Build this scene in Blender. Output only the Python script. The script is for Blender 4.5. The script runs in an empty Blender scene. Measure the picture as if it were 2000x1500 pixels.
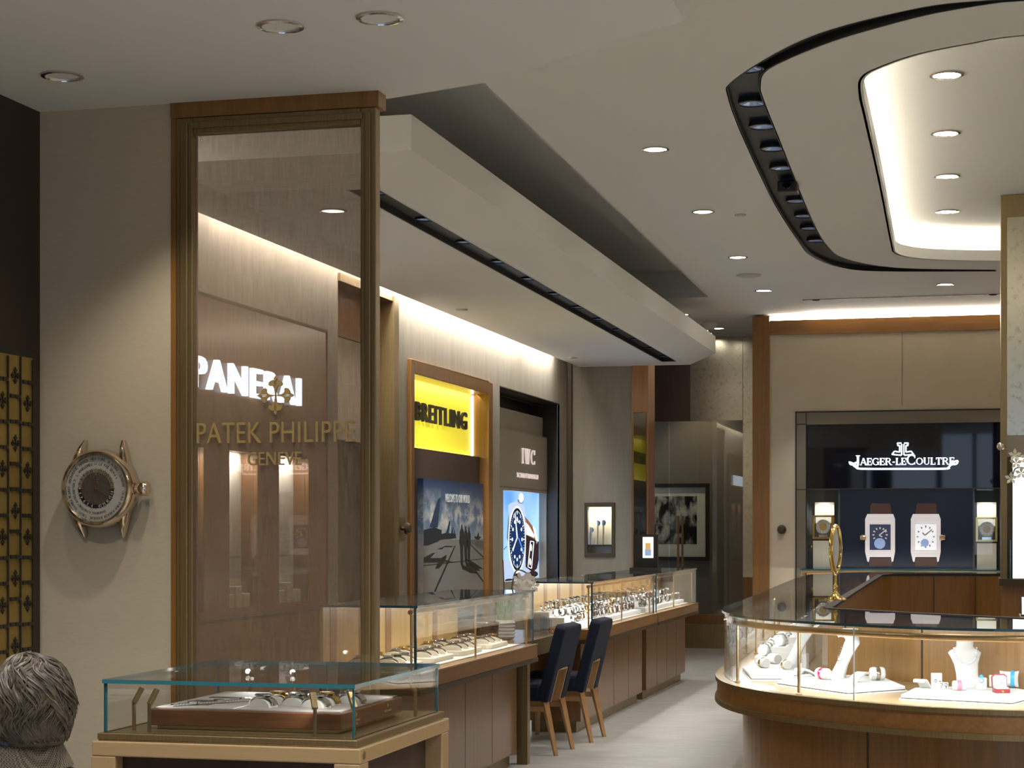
import bpy, bmesh, math, random
from mathutils import Vector, Matrix, noise
random.seed(7)
SC = bpy.context.scene
COL = SC.collection
PI = math.pi
R = math.radians

# ------------------------------------------------------------------ camera
FOC, HC, HOR = 3600.0, 1.5, 1035.0          # focal length in px of the 2000 px frame, eye height, horizon row
TH = math.atan(915 / FOC)
cd = bpy.data.cameras.new('camera'); cam = bpy.data.objects.new('camera', cd); COL.objects.link(cam)
cam.location = (0, 0, HC); cam.rotation_euler = (PI / 2, 0, TH)
cd.sensor_width = 36; cd.lens = 36 * FOC / 2000; cd.shift_y = (HOR - 750) / 2000
cd.clip_start = .05; cd.clip_end = 200
SC.camera = cam

# ------------------------------------------------------------------ world (daylight outside the shop front)
w = bpy.data.worlds.new('daylight'); SC.world = w; w.use_nodes = True
w.node_tree.nodes['Background'].inputs[0].default_value = (.62, .78, 1, 1)
w.node_tree.nodes['Background'].inputs[1].default_value = 1.0

# ------------------------------------------------------------------ exposure
vs = SC.view_settings
vs.view_transform = 'Standard'; vs.look = 'None'; vs.gamma = 1; vs.use_curve_mapping = False
vs.exposure = 0.46
cy = SC.cycles
cy.max_bounces = 9; cy.diffuse_bounces = 4; cy.glossy_bounces = 5; cy.transmission_bounces = 6
cy.transparent_max_bounces = 20; cy.sample_clamp_indirect = 6; cy.caustics_reflective = False
cy.caustics_refractive = False; cy.use_denoising = True

WARM = (1, .90, .75); NEUT = (1, .97, .925); COOL = (.95, .97, 1.0)
K_DOWN, K_SLOT, K_COVE, K_CASE = 1.0, 1.0, 1.0, 1.0       # light levels by family

def area(name, loc, sx, sy, energy, color, direction=(0, 0, -1), roll=None, spread=None, parent=None):
    l = bpy.data.lights.new(name, 'AREA'); l.shape = 'RECTANGLE'; l.size = sx; l.size_y = sy
    l.energy = energy; l.color = color
    if spread: l.spread = spread
    o = bpy.data.objects.new(name, l); COL.objects.link(o); o.location = loc
    d = Vector(direction).normalized()
    if roll is None: roll = Vector((0, 1, 0)).cross(-d)      # long side along world Y
    if True:                                 # local X axis along `roll`
        x = Vector(roll).normalized(); z = -d; y = z.cross(x).normalized(); x = y.cross(z)
        m = Matrix((x, y, z)).transposed(); o.rotation_euler = m.to_euler()
    if parent:
        o.parent = parent; o.location = Vector(loc) - parent.location
    return o

def spot(name, loc, energy, color, target=None, size=80, blend=.5, rad=.04, parent=None):
    l = bpy.data.lights.new(name, 'SPOT'); l.energy = energy; l.color = color
    l.spot_size = R(size); l.spot_blend = blend; l.shadow_soft_size = rad
    o = bpy.data.objects.new(name, l); COL.objects.link(o); o.location = loc
    if target is not None:
        d = (Vector(target) - Vector(loc)).normalized(); o.rotation_euler = d.to_track_quat('-Z', 'Y').to_euler()
    if parent:
        o.parent = parent; o.location = Vector(loc) - parent.location
    return o

# ------------------------------------------------------------------ pixel -> point on a known plane of the room
def _dr(px):
    u = (px - 1000) / FOC; c, s = math.cos(TH), math.sin(TH)
    return -s + u * c, c + u * s
def onX(px, py, X):
    d = _dr(px); t = X / d[0]; return Vector((X, t * d[1], HC - (py - HOR) * t / FOC))
def onY(px, py, Y):
    d = _dr(px); t = Y / d[1]; return Vector((t * d[0], Y, HC - (py - HOR) * t / FOC))
def onZ(px, py, Z):
    t = (HC - Z) * FOC / (py - HOR); d = _dr(px); return Vector((t * d[0], t * d[1], Z))

# ------------------------------------------------------------------ materials
MATS = {}
def _new(name):
    m = bpy.data.materials.new(name); m.use_nodes = True
    nt = m.node_tree; MATS[name] = m
    return m, nt, nt.nodes['Principled BSDF']
def S(b, **k):
    for n, v in k.items():
        n = {'color': 'Base Color', 'rough': 'Roughness', 'metal': 'Metallic', 'spec': 'Specular IOR Level',
             'coat': 'Coat Weight', 'sheen': 'Sheen Weight', 'trans': 'Transmission Weight',
             'em': 'Emission Color', 'es': 'Emission Strength', 'alpha': 'Alpha', 'sub': 'Subsurface Weight',
             'coatr': 'Coat Roughness'}[n]
        if isinstance(v, tuple) and len(v) == 3: v = (*v, 1)
        b.inputs[n].default_value = v
def plain(name, color, rough=.5, metal=0, **k):
    if name in MATS: return MATS[name]
    m, nt, b = _new(name); S(b, color=color, rough=rough, metal=metal, **k); return m
def glow(name, color, strength):
    m, nt, b = _new(name); S(b, color=(0, 0, 0), em=color, es=strength, rough=1, spec=0); return m
def coords(nt, scale=(1, 1, 1), kind='Object'):
    t = nt.nodes.new('ShaderNodeTexCoord'); mp = nt.nodes.new('ShaderNodeMapping')
    mp.inputs['Scale'].default_value = scale
    nt.links.new(t.outputs[kind], mp.inputs[0]); return mp.outputs[0]
def nz(nt, vec, scale=5, detail=4, rough=.5, dist=0):
    n = nt.nodes.new('ShaderNodeTexNoise'); n.inputs['Scale'].default_value = scale
    n.inputs['Detail'].default_value = detail; n.inputs['Roughness'].default_value = rough
    n.inputs['Distortion'].default_value = dist
    nt.links.new(vec, n.inputs['Vector']); return n.outputs['Fac']
def ramp(nt, fac, stops):
    r = nt.nodes.new('ShaderNodeValToRGB'); e = r.color_ramp.elements
    while len(e) < len(stops): e.new(.5)
    for i, (p, c) in enumerate(stops):
        e[i].position = p; e[i].color = (*c, 1) if len(c) == 3 else c
    nt.links.new(fac, r.inputs[0]); return r.outputs[0]
def mth(nt, op, a, b=None):
    n = nt.nodes.new('ShaderNodeMath'); n.operation = op
    for i, v in enumerate((a, b)):
        if v is None: continue
        if isinstance(v, (int, float)): n.inputs[i].default_value = v
        else: nt.links.new(v, n.inputs[i])
    return n.outputs[0]
def bump(nt, b, h, strength=.2, dist=.01):
    n = nt.nodes.new('ShaderNodeBump'); n.inputs['Strength'].default_value = strength; n.inputs['Distance'].default_value = dist
    nt.links.new(h, n.inputs['Height']); nt.links.new(n.outputs[0], b.inputs['Normal'])
def wood(name, c1, c2, scale=(14, 14, .7), rough=.32, coat=.25, contrast=(.3, .72)):
    m, nt, b = _new(name); S(b, rough=rough, coat=coat, coatr=.15)
    v = coords(nt, scale); f = nz(nt, v, 2.2, 6, .6, .6); f2 = nz(nt, coords(nt, tuple(s * 5 for s in scale)), 3, 3, .6)
    f = mth(nt, 'ADD', mth(nt, 'MULTIPLY', f, .75), mth(nt, 'MULTIPLY', f2, .25))
    nt.links.new(ramp(nt, f, [(contrast[0], c1), (contrast[1], c2)]), b.inputs['Base Color'])
    bump(nt, b, f2, .06, .004)
    return m
def mottled(name, c1, c2, scale=3, rough=.7, sc3=(1, 1, 1), metal=0, contrast=(.35, .65), bs=.05, **k):
    m, nt, b = _new(name); S(b, rough=rough, metal=metal, **k)
    f = nz(nt, coords(nt, sc3), scale, 6, .6, .3)
    nt.links.new(ramp(nt, f, [(contrast[0], c1), (contrast[1], c2)]), b.inputs['Base Color'])
    if bs: bump(nt, b, f, bs, .01)
    return m
def thin_glass(name, tint=(.985, .995, .99), f0=.045, rough=0.0):
    m, nt, b = _new(name); nt.nodes.remove(b)
    lw = nt.nodes.new('ShaderNodeLayerWeight'); lw.inputs['Blend'].default_value = .5
    p = mth(nt, 'POWER', lw.outputs['Facing'], 5)
    f = mth(nt, 'ADD', mth(nt, 'MULTIPLY', p, .85), f0)
    t = nt.nodes.new('ShaderNodeBsdfTransparent'); t.inputs[0].default_value = (*tint, 1)
    g = nt.nodes.new('ShaderNodeBsdfGlossy'); g.inputs['Roughness'].default_value = rough
    x = nt.nodes.new('ShaderNodeMixShader')
    nt.links.new(f, x.inputs[0]); nt.links.new(t.outputs[0], x.inputs[1]); nt.links.new(g.outputs[0], x.inputs[2])
    nt.links.new(x.outputs[0], nt.nodes['Material Output'].inputs[0]); return m
def woven_glass(name):
    m, nt, b = _new(name); S(b, rough=.9, spec=.2)
    wx = nz(nt, coords(nt, (380, 1, 9)), 1, 2, .6); wz = nz(nt, coords(nt, (12, 1, 420)), 1, 2, .6)
    th = mth(nt, 'MULTIPLY', mth(nt, 'ADD', mth(nt, 'MULTIPLY', wx, 1.35), mth(nt, 'MULTIPLY', wz, .65)), .5)
    nt.links.new(ramp(nt, th, [(.35, (.15, .10, .062)), (.62, (.34, .262, .195))]), b.inputs['Base Color'])
    t = nt.nodes.new('ShaderNodeBsdfTransparent'); t.inputs[0].default_value = (1, .96, .93, 1)
    a = nt.nodes.new('ShaderNodeMixShader')
    cov = nt.nodes.new('ShaderNodeMapRange'); cov.inputs['From Min'].default_value = .32; cov.inputs['From Max'].default_value = .68
    cov.inputs['To Min'].default_value = .26; cov.inputs['To Max'].default_value = .48
    nt.links.new(th, cov.inputs[0]); nt.links.new(cov.outputs[0], a.inputs[0])
    nt.links.new(t.outputs[0], a.inputs[1]); nt.links.new(b.outputs[0], a.inputs[2])
    lw = nt.nodes.new('ShaderNodeLayerWeight'); lw.inputs['Blend'].default_value = .5
    f = mth(nt, 'ADD', mth(nt, 'MULTIPLY', mth(nt, 'POWER', lw.outputs['Facing'], 5), .85), .05)
    g = nt.nodes.new('ShaderNodeBsdfGlossy'); g.inputs['Roughness'].default_value = 0
    x = nt.nodes.new('ShaderNodeMixShader'); nt.links.new(f, x.inputs[0])
    nt.links.new(a.outputs[0], x.inputs[1]); nt.links.new(g.outputs[0], x.inputs[2])
    nt.links.new(x.outputs[0], nt.nodes['Material Output'].inputs[0]); return m

M = {}
M['ceil'] = plain('ceiling_paint', (.70, .695, .675), .9)
M['black'] = plain('black_channel', (.012, .012, .013), .5)
M['floor'] = mottled('travertine_floor', (.33, .31, .275), (.45, .425, .38), 2.2, .35, (1.6, 3.2, 1), contrast=(.3, .7), bs=.01)
M['wallgrey'] = mottled('grey_wallcovering', (.258, .224, .172), (.338, .297, .232), 3, .75, (4, 4, .5), contrast=(.25, .75), bs=.02)
M['wallbeige'] = mottled('beige_wallcovering', (.50, .422, .31), (.53, .448, .33), 30, .8, (1, 1, 3), bs=.03)
M['stone'] = mottled('limestone_slab', (.52, .44, .31), (.60, .51, .37), 1.6, .55, contrast=(.25, .75), bs=.01)
M['dark'] = plain('dark_brown_wall', (.035, .023, .015), .6)
M['darkpanel'] = wood('dark_wood', (.030, .016, .010), (.055, .030, .018), rough=.45, coat=.1)
M['wood'] = wood('walnut_veneer', (.185, .080, .018), (.295, .138, .036))
M['woodh'] = wood('walnut_horizontal', (.185, .080, .018), (.295, .138, .036), scale=(.7, 14, 14))
M['woody'] = wood('walnut_along', (.185, .080, .018), (.295, .138, .036), scale=(14, .7, 14))
M['woodo'] = wood('orange_walnut', (.26, .10, .022), (.42, .18, .045))
M['woodred'] = wood('red_walnut', (.155, .070, .024), (.235, .112, .042))
M['oak'] = wood('pale_oak', (.33, .215, .105), (.41, .28, .145), scale=(1.2, 20, 20), contrast=(.2, .8))
M['oakv'] = wood('pale_oak_upright', (.33, .215, .105), (.41, .28, .145), scale=(20, 20, 1.2), contrast=(.2, .8))
M['ash'] = wood('lit_ash', (.40, .245, .075), (.56, .36, .13), scale=(18, 18, .6))
M['teak'] = wood('teak_panel', (.27, .135, .038), (.41, .225, .075), scale=(16, 16, .6))
M['tray'] = wood('walnut_tray', (.075, .028, .010), (.15, .062, .022), scale=(1.2, 16, 16), rough=.25, coat=.35)
M['bronze'] = mottled('brushed_bronze', (.235, .165, .075), (.30, .215, .105), 6, .38, (30, 30, .6), metal=.75, bs=.02)
M['bronzed'] = plain('dark_bronze', (.085, .062, .036), .45, .7)
M['brass'] = plain('brass_tube', (.58, .40, .21), .32, 1)
M['gold'] = plain('polished_gold', (.80, .55, .16), .12, 1)
M['goldmat'] = plain('satin_gold', (.62, .44, .18), .35, .5)
M['steel'] = plain('polished_steel', (.80, .80, .82), .1, 1)
M['steelw'] = plain('warm_steel', (.72, .66, .58), .12, 1)
M['chrome'] = plain('rose_steel', (.72, .60, .48), .1, 1)
M['leather'] = plain('dark_strap', (.03, .018, .012), .5)
M['white'] = plain('white_velvet', (.80, .78, .74), .85, sheen=.2)
M['cream'] = plain('cream_leather', (.72, .64, .50), .6)
M['creamw'] = plain('cream_card', (.82, .78, .66), .7)
M['glass'] = thin_glass('clear_glass')
M['glasst'] = thin_glass('counter_glass', (.93, .97, .97), .06)
M['glassd'] = thin_glass('smoked_glass', (.66, .64, .58), .08)
M['edge'] = plain('teal_glass_edge', (.03, .15, .19), .15, coat=.6)
M['edged'] = plain('dark_glass_edge', (.02, .07, .10), .12, coat=.6)
M['woven'] = woven_glass('linen_laminated_glass')
M['mirror'] = mottled('antique_mirror', (.40, .355, .265), (.57, .52, .41), 22, .22, metal=.9, contrast=(.30, .47), bs=0)
M['blackglass'] = plain('black_glass', (.004, .005, .010), .03, 0, spec=.6)
M['navy'] = plain('navy_fabric', (.003, .006, .022), .9)
M['led'] = glow('warm_led', (1, .90, .72), 14)
M['ledc'] = glow('white_led', (1, .96, .88), 14)
M['lamp'] = glow('lamp_lens', (1, .93, .80), 22)
M['lampsoft'] = glow('lamp_lens_soft', (1, .95, .86), 3.0)
M['wht'] = glow('sign_white', (.86, .92, 1), 2.2)

# ------------------------------------------------------------------ mesh builder
class Fr:
    """a plane frame: point = o + u*a + v*b + n*c"""
    def __init__(s, o, u, v):
        s.o = Vector(o); s.u = Vector(u).normalized(); s.v = Vector(v).normalized(); s.n = s.u.cross(s.v)
    def __call__(s, a, b, c=0): return s.o + s.u * a + s.v * b + s.n * c
def FX(X): return Fr((X, 0, 0), (0, 1, 0), (0, 0, 1))      # wall facing +X : a = Y, b = Z
def FY(Y): return Fr((0, Y, 0), (1, 0, 0), (0, 0, 1))      # wall facing -Y : a = X, b = Z
FZ = Fr((0, 0, 0), (1, 0, 0), (0, 1, 0))

class MB:
    def __init__(s): s.v = []; s.f = []; s.m = []
    def add(s, vs, fs, mi=0):
        b = len(s.v); s.v += [Vector(p) for p in vs]
        s.f += [tuple(i + b for i in f) for f in fs]
        s.m += list(mi) if isinstance(mi, (list, tuple)) else [mi] * len(fs)
        return s
    def box(s, x0, x1, y0, y1, z0, z1, mi=0, sides=None):
        vs = [(x, y, z) for z in (z0, z1) for y in (y0, y1) for x in (x0, x1)]
        fs = [(0, 2, 3, 1), (4, 5, 7, 6), (0, 1, 5, 4), (2, 6, 7, 3), (0, 4, 6, 2), (1, 3, 7, 5)]
        return s.add(vs, fs, mi if sides is None else [mi, mi] + [sides] * 4)
    def fbox(s, fr, a0, a1, b0, b1, c0, c1, mi=0):
        vs = [fr(a, b, c) for c in (c0, c1) for b in (b0, b1) for a in (a0, a1)]
        fs = [(0, 2, 3, 1), (4, 5, 7, 6), (0, 1, 5, 4), (2, 6, 7, 3), (0, 4, 6, 2), (1, 3, 7, 5)]
        return s.add(vs, fs, mi)
    def prism(s, fr, poly, c0, c1, mi=0, side=None):
        n = len(poly); ar = sum(poly[i][0] * poly[(i + 1) % n][1] - poly[(i + 1) % n][0] * poly[i][1] for i in range(n))
        if ar < 0: poly = poly[::-1]
        vs = [fr(a, b, c0) for a, b in poly] + [fr(a, b, c1) for a, b in poly]
        fs = [tuple(range(n))[::-1], tuple(range(n, 2 * n))] + [(i, (i + 1) % n, n + (i + 1) % n, n + i) for i in range(n)]
        return s.add(vs, fs, [mi, mi] + [mi if side is None else side] * n)
    def flat(s, fr, poly, c, mi=0):
        return s.add([fr(a, b, c) for a, b in poly], [tuple(range(len(poly)))], mi)
    def wall(s, fr, path, c0, c1, t, mi=0, closed=False):
        """a thick strip standing on a 2-D path"""
        L = offset(path, t / 2, closed); Q = offset(path, -t / 2, closed)
        n = len(path); vs = []
        for i in range(n):
            vs += [fr(*L[i], c0), fr(*Q[i], c0), fr(*Q[i], c1), fr(*L[i], c1)]
        fs = []
        for i in range(n if closed else n - 1):
            j = (i + 1) % n
            for k in range(4):
                fs.append((4 * i + k, 4 * j + k, 4 * j + (k + 1) % 4, 4 * i + (k + 1) % 4))
        if not closed: fs += [(0, 3, 2, 1), (4 * n - 4, 4 * n - 3, 4 * n - 2, 4 * n - 1)]
        return s.add(vs, fs, mi)
    def tube(s, pts, r, n=8, mi=0, caps=True, flatz=1.0, up=(0, 0, 1)):
        pts = [Vector(p) for p in pts]; rs = r if isinstance(r, (list, tuple)) else [r] * len(pts)
        vs = []; prev = None
        for i, p in enumerate(pts):
            t = (pts[min(i + 1, len(pts) - 1)] - pts[max(i - 1, 0)]).normalized()
            if prev is None:
                a = Vector(up) if abs(t.dot(Vector(up))) < .95 else Vector((1, 0, 0))
                x = t.cross(a).normalized()
            else:
                x = (prev - t * prev.dot(t)).normalized()
            y = t.cross(x).normalized(); prev = x
            for k in range(n):
                an = 2 * PI * k / n
                vs.append(p + (x * math.cos(an) + y * math.sin(an) * flatz) * rs[i])
        fs = [(i * n + k, i * n + (k + 1) % n, (i + 1) * n + (k + 1) % n, (i + 1) * n + k) for i in range(len(pts) - 1) for k in range(n)]
        if caps: fs += [tuple(range(n))[::-1], tuple(range((len(pts) - 1) * n, len(pts) * n))]
        return s.add(vs, fs, mi)
    def lathe(s, prof, o=(0, 0, 0), n=20, mi=0, fr=None, sx=1, sy=1, a0=0, a1=2 * PI, caps=False):
        """profile of (radius, height) about fr.n (default z) at o"""
        fr = fr or Fr(o, (1, 0, 0), (0, 1, 0)); full = abs(a1 - a0 - 2 * PI) < 1e-6
        k = n if full else n + 1; vs = []
        for r, h in prof:
            for i in range(k):
                an = a0 + (a1 - a0) * i / n
                vs.append(fr(r * math.cos(an) * sx, r * math.sin(an) * sy, h))
        fs = []
        for j in range(len(prof) - 1):
            for i in range(n):
                i2 = (i + 1) % k
                fs.append((j * k + i, j * k + i2, (j + 1) * k + i2, (j + 1) * k + i))
        if full and caps:
            if prof[0][0] > 1e-6: fs.append(tuple(range(k))[::-1])
            if prof[-1][0] > 1e-6: fs.append(tuple(range((len(prof) - 1) * k, len(prof) * k)))
        return s.add(vs, fs, mi)
    def ell(s, c, rx, ry, rz, n=14, m=8, mi=0, rot=None):
        c = Vector(c); vs = []; 
        for j in range(m + 1):
            ph = -PI / 2 + PI * j / m
            for i in range(n):
                th = 2 * PI * i / n
                p = Vector((rx * math.cos(ph) * math.cos(th), ry * math.cos(ph) * math.sin(th), rz * math.sin(ph)))
                if rot: p = rot @ p
                vs.append(c + p)
        fs = [(j * n + i, j * n + (i + 1) % n, (j + 1) * n + (i + 1) % n, (j + 1) * n + i) for j in range(m) for i in range(n)]
        return s.add(vs, fs, mi)
    def loft(s, secs, mi=0, n=16, caps=True):
        """sections (centre, rx, ry) as horizontal ellipses, or (centre, axis_x vector, axis_y vector)"""
        vs = []
        for c, ax, ay in secs:
            c = Vector(c); ax = Vector((ax, 0, 0)) if isinstance(ax, (int, float)) else Vector(ax)
            ay = Vector((0, ay, 0)) if isinstance(ay, (int, float)) else Vector(ay)
            for k in range(n):
                an = 2 * PI * k / n; vs.append(c + ax * math.cos(an) + ay * math.sin(an))
        fs = [(j * n + i, j * n + (i + 1) % n, (j + 1) * n + (i + 1) % n, (j + 1) * n + i) for j in range(len(secs) - 1) for i in range(n)]
        if caps: fs += [tuple(range(n))[::-1], tuple(range((len(secs) - 1) * n, len(secs) * n))]
        return s.add(vs, fs, mi)
    def mesh(s, vf, fr, mi=0, c=0):
        return s.add([fr(x, y, c + z) for x, y, z in vf[0]], vf[1], mi)
    def build(s, name, mats, parent=None, smooth=False, bevel=0, local=False, kind=None, weld=True):
        """world coordinates unless local; a top-level mesh gets its origin at the middle of its base"""
        if parent is not None: org = Vector((0, 0, 0)) if local else world_loc(parent)
        else:
            lo = [min(p[i] for p in s.v) for i in range(3)]; hi = [max(p[i] for p in s.v) for i in range(3)]
            org = Vector(((lo[0] + hi[0]) / 2, (lo[1] + hi[1]) / 2, lo[2]))
        me = bpy.data.meshes.new(name)
        me.from_pydata([tuple(p - org) for p in s.v], [], s.f)
        for mt in (mats if isinstance(mats, (list, tuple)) else [mats]): me.materials.append(mt)
        for p, mi in zip(me.polygons, s.m): p.material_index = mi
        bm = bmesh.new(); bm.from_mesh(me)
        bmesh.ops.remove_doubles(bm, verts=bm.verts, dist=1e-5) if weld else None
        bmesh.ops.recalc_face_normals(bm, faces=bm.faces)
        bm.to_mesh(me); bm.free()
        o = bpy.data.objects.new(name, me); COL.objects.link(o)
        if parent is not None: o.parent = parent
        else: o.location = org
        if smooth:
            for p in me.polygons: p.use_smooth = True
            try: me.set_sharp_from_angle(angle=R(42))
            except Exception: pass
        if bevel:
            b = o.modifiers.new('bevel', 'BEVEL'); b.width = bevel; b.segments = 2; b.limit_method = 'ANGLE'; b.angle_limit = R(40)
        if kind: o['kind'] = kind
        return o

def world_loc(o):
    l = Vector((0, 0, 0))
    while o is not None: l += o.location; o = o.parent
    return l
def offset(path, d, closed=False):
    out = []; n = len(path)
    for i in range(n):
        a = path[(i - 1) % n] if (closed or i) else None; b = path[i]; c = path[(i + 1) % n] if (closed or i < n - 1) else None
        ns = []
        for p, q in ((a, b), (b, c)):
            if p is None or q is None: continue
            dx, dy = q[0] - p[0], q[1] - p[1]; l = math.hypot(dx, dy) or 1
            ns.append((-dy / l, dx / l))
        nx = sum(x for x, _ in ns) / len(ns); ny = sum(y for _, y in ns) / len(ns)
        l2 = max(nx * nx + ny * ny, .3)
        out.append((b[0] + nx / l2 * d, b[1] + ny / l2 * d))
    return out
def smoothpath(pts, n=6, closed=False):
    """Catmull-Rom through 2-D/3-D points"""
    P = [Vector(p) for p in pts]; out = []; N = len(P)
    for i in range(N if closed else N - 1):
        if closed: a, b, c, d = P[(i - 1) % N], P[i], P[(i + 1) % N], P[(i + 2) % N]
        else: a, b, c, d = P[max(i - 1, 0)], P[i], P[i + 1], P[min(i + 2, N - 1)]
        for k in range(n):
            t = k / n
            out.append(.5 * ((2 * b) + (c - a) * t + (2 * a - 5 * b + 4 * c - d) * t * t + (3 * b - a - 3 * c + d) * t ** 3))
    if not closed: out.append(P[-1])
    return [tuple(p) for p in out]

def fill(loops, depth=0, fr=FZ, c=0):
    """outer loop and holes filled (2-D curve), extruded by depth along +n : returns MB"""
    cu = bpy.data.curves.new('tmp', 'CURVE'); cu.dimensions = '2D'; cu.fill_mode = 'BOTH'; cu.extrude = depth / 2
    for lp in loops:
        sp = cu.splines.new('POLY'); sp.points.add(len(lp) - 1); sp.use_cyclic_u = True
        for i, p in enumerate(lp): sp.points[i].co = (p[0], p[1], 0, 1)
    ob = bpy.data.objects.new('tmp', cu); me = ob.to_mesh()
    mb = MB(); mb.add([fr(v.co.x, v.co.y, v.co.z + c + depth / 2) for v in me.vertices], [tuple(p.vertices) for p in me.polygons])
    ob.to_mesh_clear(); bpy.data.objects.remove(ob); bpy.data.curves.remove(cu)
    return mb

def text(string, weight=0, ext=.02, spacing=1.0, res=3):
    """outline text as (verts, faces), scaled to unit cap height, left-bottom at 0,0 ; also the width"""
    cu = bpy.data.curves.new('tmp', 'FONT'); cu.body = string; cu.size = 1; cu.extrude = ext / 2; cu.offset = weight
    cu.space_character = spacing; cu.resolution_u = res
    ob = bpy.data.objects.new('tmp', cu); me = ob.to_mesh()
    vs = [v.co.copy() for v in me.vertices]; fs = [tuple(p.vertices) for p in me.polygons]
    ob.to_mesh_clear(); bpy.data.objects.remove(ob); bpy.data.curves.remove(cu)
    x0 = min(v.x for v in vs); y0 = min(v.y for v in vs); h = max(v.y for v in vs) - y0
    vs = [((v.x - x0) / h, (v.y - y0) / h, v.z + ext / 2) for v in vs]
    return (vs, fs), max(v[0] for v in vs)
def put_text(mb, string, fr, a0, b0, wdt, hgt, depth, weight=0, spacing=1.0, c=0, mi=0, res=3):
    (vs, fs), tw = text(string, weight, 1.0, spacing, res)
    mb.mesh(([(a0 + x / tw * wdt, b0 + y * hgt, z * depth) for x, y, z in vs], fs), fr, mi, c)

# serif lettering made of strokes (thick stems, thin hairlines)
def ln(x0, y0, x1, y1, w): return ('l', x0, y0, x1, y1, w)
def ac(cx, cy, rx, ry, a0, a1, w): return ('a', cx, cy, rx, ry, a0, a1, w)
GLY = {
 'J': (.5, [ln(.34, 1, .34, .1, .18), ac(.14, .1, .2, .22, -180, 0, .1), ln(.16, .97, .52, .97, .06)]),
 'A': (.8, [ln(.05, 0, .4, 1, .08), ln(.4, 1, .74, 0, .19), ln(.17, .33, .6, .33, .07), ln(-.04, .03, .18, .03, .06), ln(.6, .03, .86, .03, .06)]),
 'E': (.66, [ln(.14, 0, .14, 1, .19), ln(0, .96, .62, .96, .08), ln(0, .04, .64, .04, .08), ln(.14, .5, .48, .5, .07), ln(.59, 1, .59, .74, .06), ln(.61, 0, .61, .28, .06), ln(.47, .38, .47, .62, .05)]),
 'G': (.88, [ac(.45, .5, .4, .46, 50, 320, .17), ln(.75, .05, .75, .44, .16), ln(.55, .44, .92, .44, .06), ln(.73, .68, .73, .98, .06)]),
 'R': (.84, [ln(.14, 0, .14, 1, .19), ln(0, .96, .4, .96, .08), ac(.38, .73, .25, .23, -90, 90, .15), ln(.14, .5, .4, .5, .07), ln(.42, .5, .72, .03, .17), ln(0, .03, .3, .03, .06), ln(.62, .03, .9, .03, .06)]),
 'L': (.64, [ln(.14, 0, .14, 1, .19), ln(0, .97, .3, .97, .06), ln(0, .04, .62, .04, .08), ln(.59, 0, .59, .3, .06)]),
 'C': (.8, [ac(.45, .5, .4, .46, 48, 312, .17), ln(.73, .66, .73, .98, .06), ln(.73, .04, .73, .26, .05)]),
 'O': (.9, [ac(.45, .5, .37, .45, 0, 360, .16)]),
 'U': (.84, [ln(.14, .3, .14, 1, .19), ac(.41, .34, .27, .31, 180, 360, .11), ln(.68, .3, .68, 1, .08), ln(0, .97, .28, .97, .06), ln(.55, .97, .82, .97, .06)]),
 'T': (.74, [ln(.36, 0, .36, 1, .19), ln(0, .95, .72, .95, .09), ln(.03, .98, .03, .72, .06), ln(.69, .98, .69, .72, .06), ln(.2, .03, .52, .03, .06)]),
 'I': (.34, [ln(.16, 0, .16, 1, .2), ln(0, .03, .32, .03, .06), ln(0, .97, .32, .97, .06)]),
 'W': (1.1, [ln(.1, 1, .34, 0, .18), ln(.34, 0, .56, 1, .08), ln(.46, 1, .72, 0, .18), ln(.72, 0, .98, 1, .08), ln(-.02, .97, .24, .97, .06), ln(.34, .97, .64, .97, .06), ln(.86, .97, 1.08, .97, .06)]),
 '-': (.4, [ln(.04, .4, .34, .4, .13)]),
}
def stroke(mb, fr, st, sx, sy, a0, b0, c0, c1, mi=0):
    if st[0] == 'l':
        _, x0, y0, x1, y1, w = st
        dx, dy = x1 - x0, y1 - y0; l = math.hypot(dx, dy); nx, ny = -dy / l * w / 2, dx / l * w / 2
        if abs(dx) > .05 and abs(dy) > .05: nx, ny = w / 2, 0
        po = [(x0 + nx, y0 + ny), (x0 - nx, y0 - ny), (x1 - nx, y1 - ny), (x1 + nx, y1 + ny)]
        mb.prism(fr, [(a0 + x * sx, b0 + y * sy) for x, y in po], c0, c1, mi)
    else:
        _, cx, cy, rx, ry, d0, d1, w = st; n = max(6, int(abs(d1 - d0) / 18)); I = []; O = []
        for k in range(n + 1):
            an = R(d0 + (d1 - d0) * k / n); th = w * (.45 + .55 * abs(math.cos(an)))
            O.append(fr(a0 + (cx + (rx + th / 2) * math.cos(an)) * sx, b0 + (cy + (ry + w * .25) * math.sin(an)) * sy, c1))
            I.append(fr(a0 + (cx + (rx - th / 2) * math.cos(an)) * sx, b0 + (cy + (ry - w * .25) * math.sin(an)) * sy, c1))
        dz = fr.n * (c0 - c1); vs = []; fs = []
        for k in range(n + 1): vs += [O[k], I[k], I[k] + dz, O[k] + dz]
        for k in range(n):
            for q in range(4): fs.append((4 * k + q, 4 * k + 4 + q, 4 * k + 4 + (q + 1) % 4, 4 * k + (q + 1) % 4))
        mb.add(vs, fs, mi)
def serif(mb, fr, items, a0, b0, wdt, hgt, c0, c1, gap=.1, mi=0, wt=1):
    """items: (letter, relative height, dropped baseline)"""
    tot = sum(GLY[ch][0] * h + gap for ch, h, d in items) - gap; k = wdt / tot; x = 0
    for ch, h, d in items:
        for st in GLY[ch][1]: stroke(mb, fr, st[:-1] + (st[-1] * wt,), k * h, hgt * h, a0 + x * k, b0 + d * hgt, c0, c1, mi)
        x += GLY[ch][0] * h + gap

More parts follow.
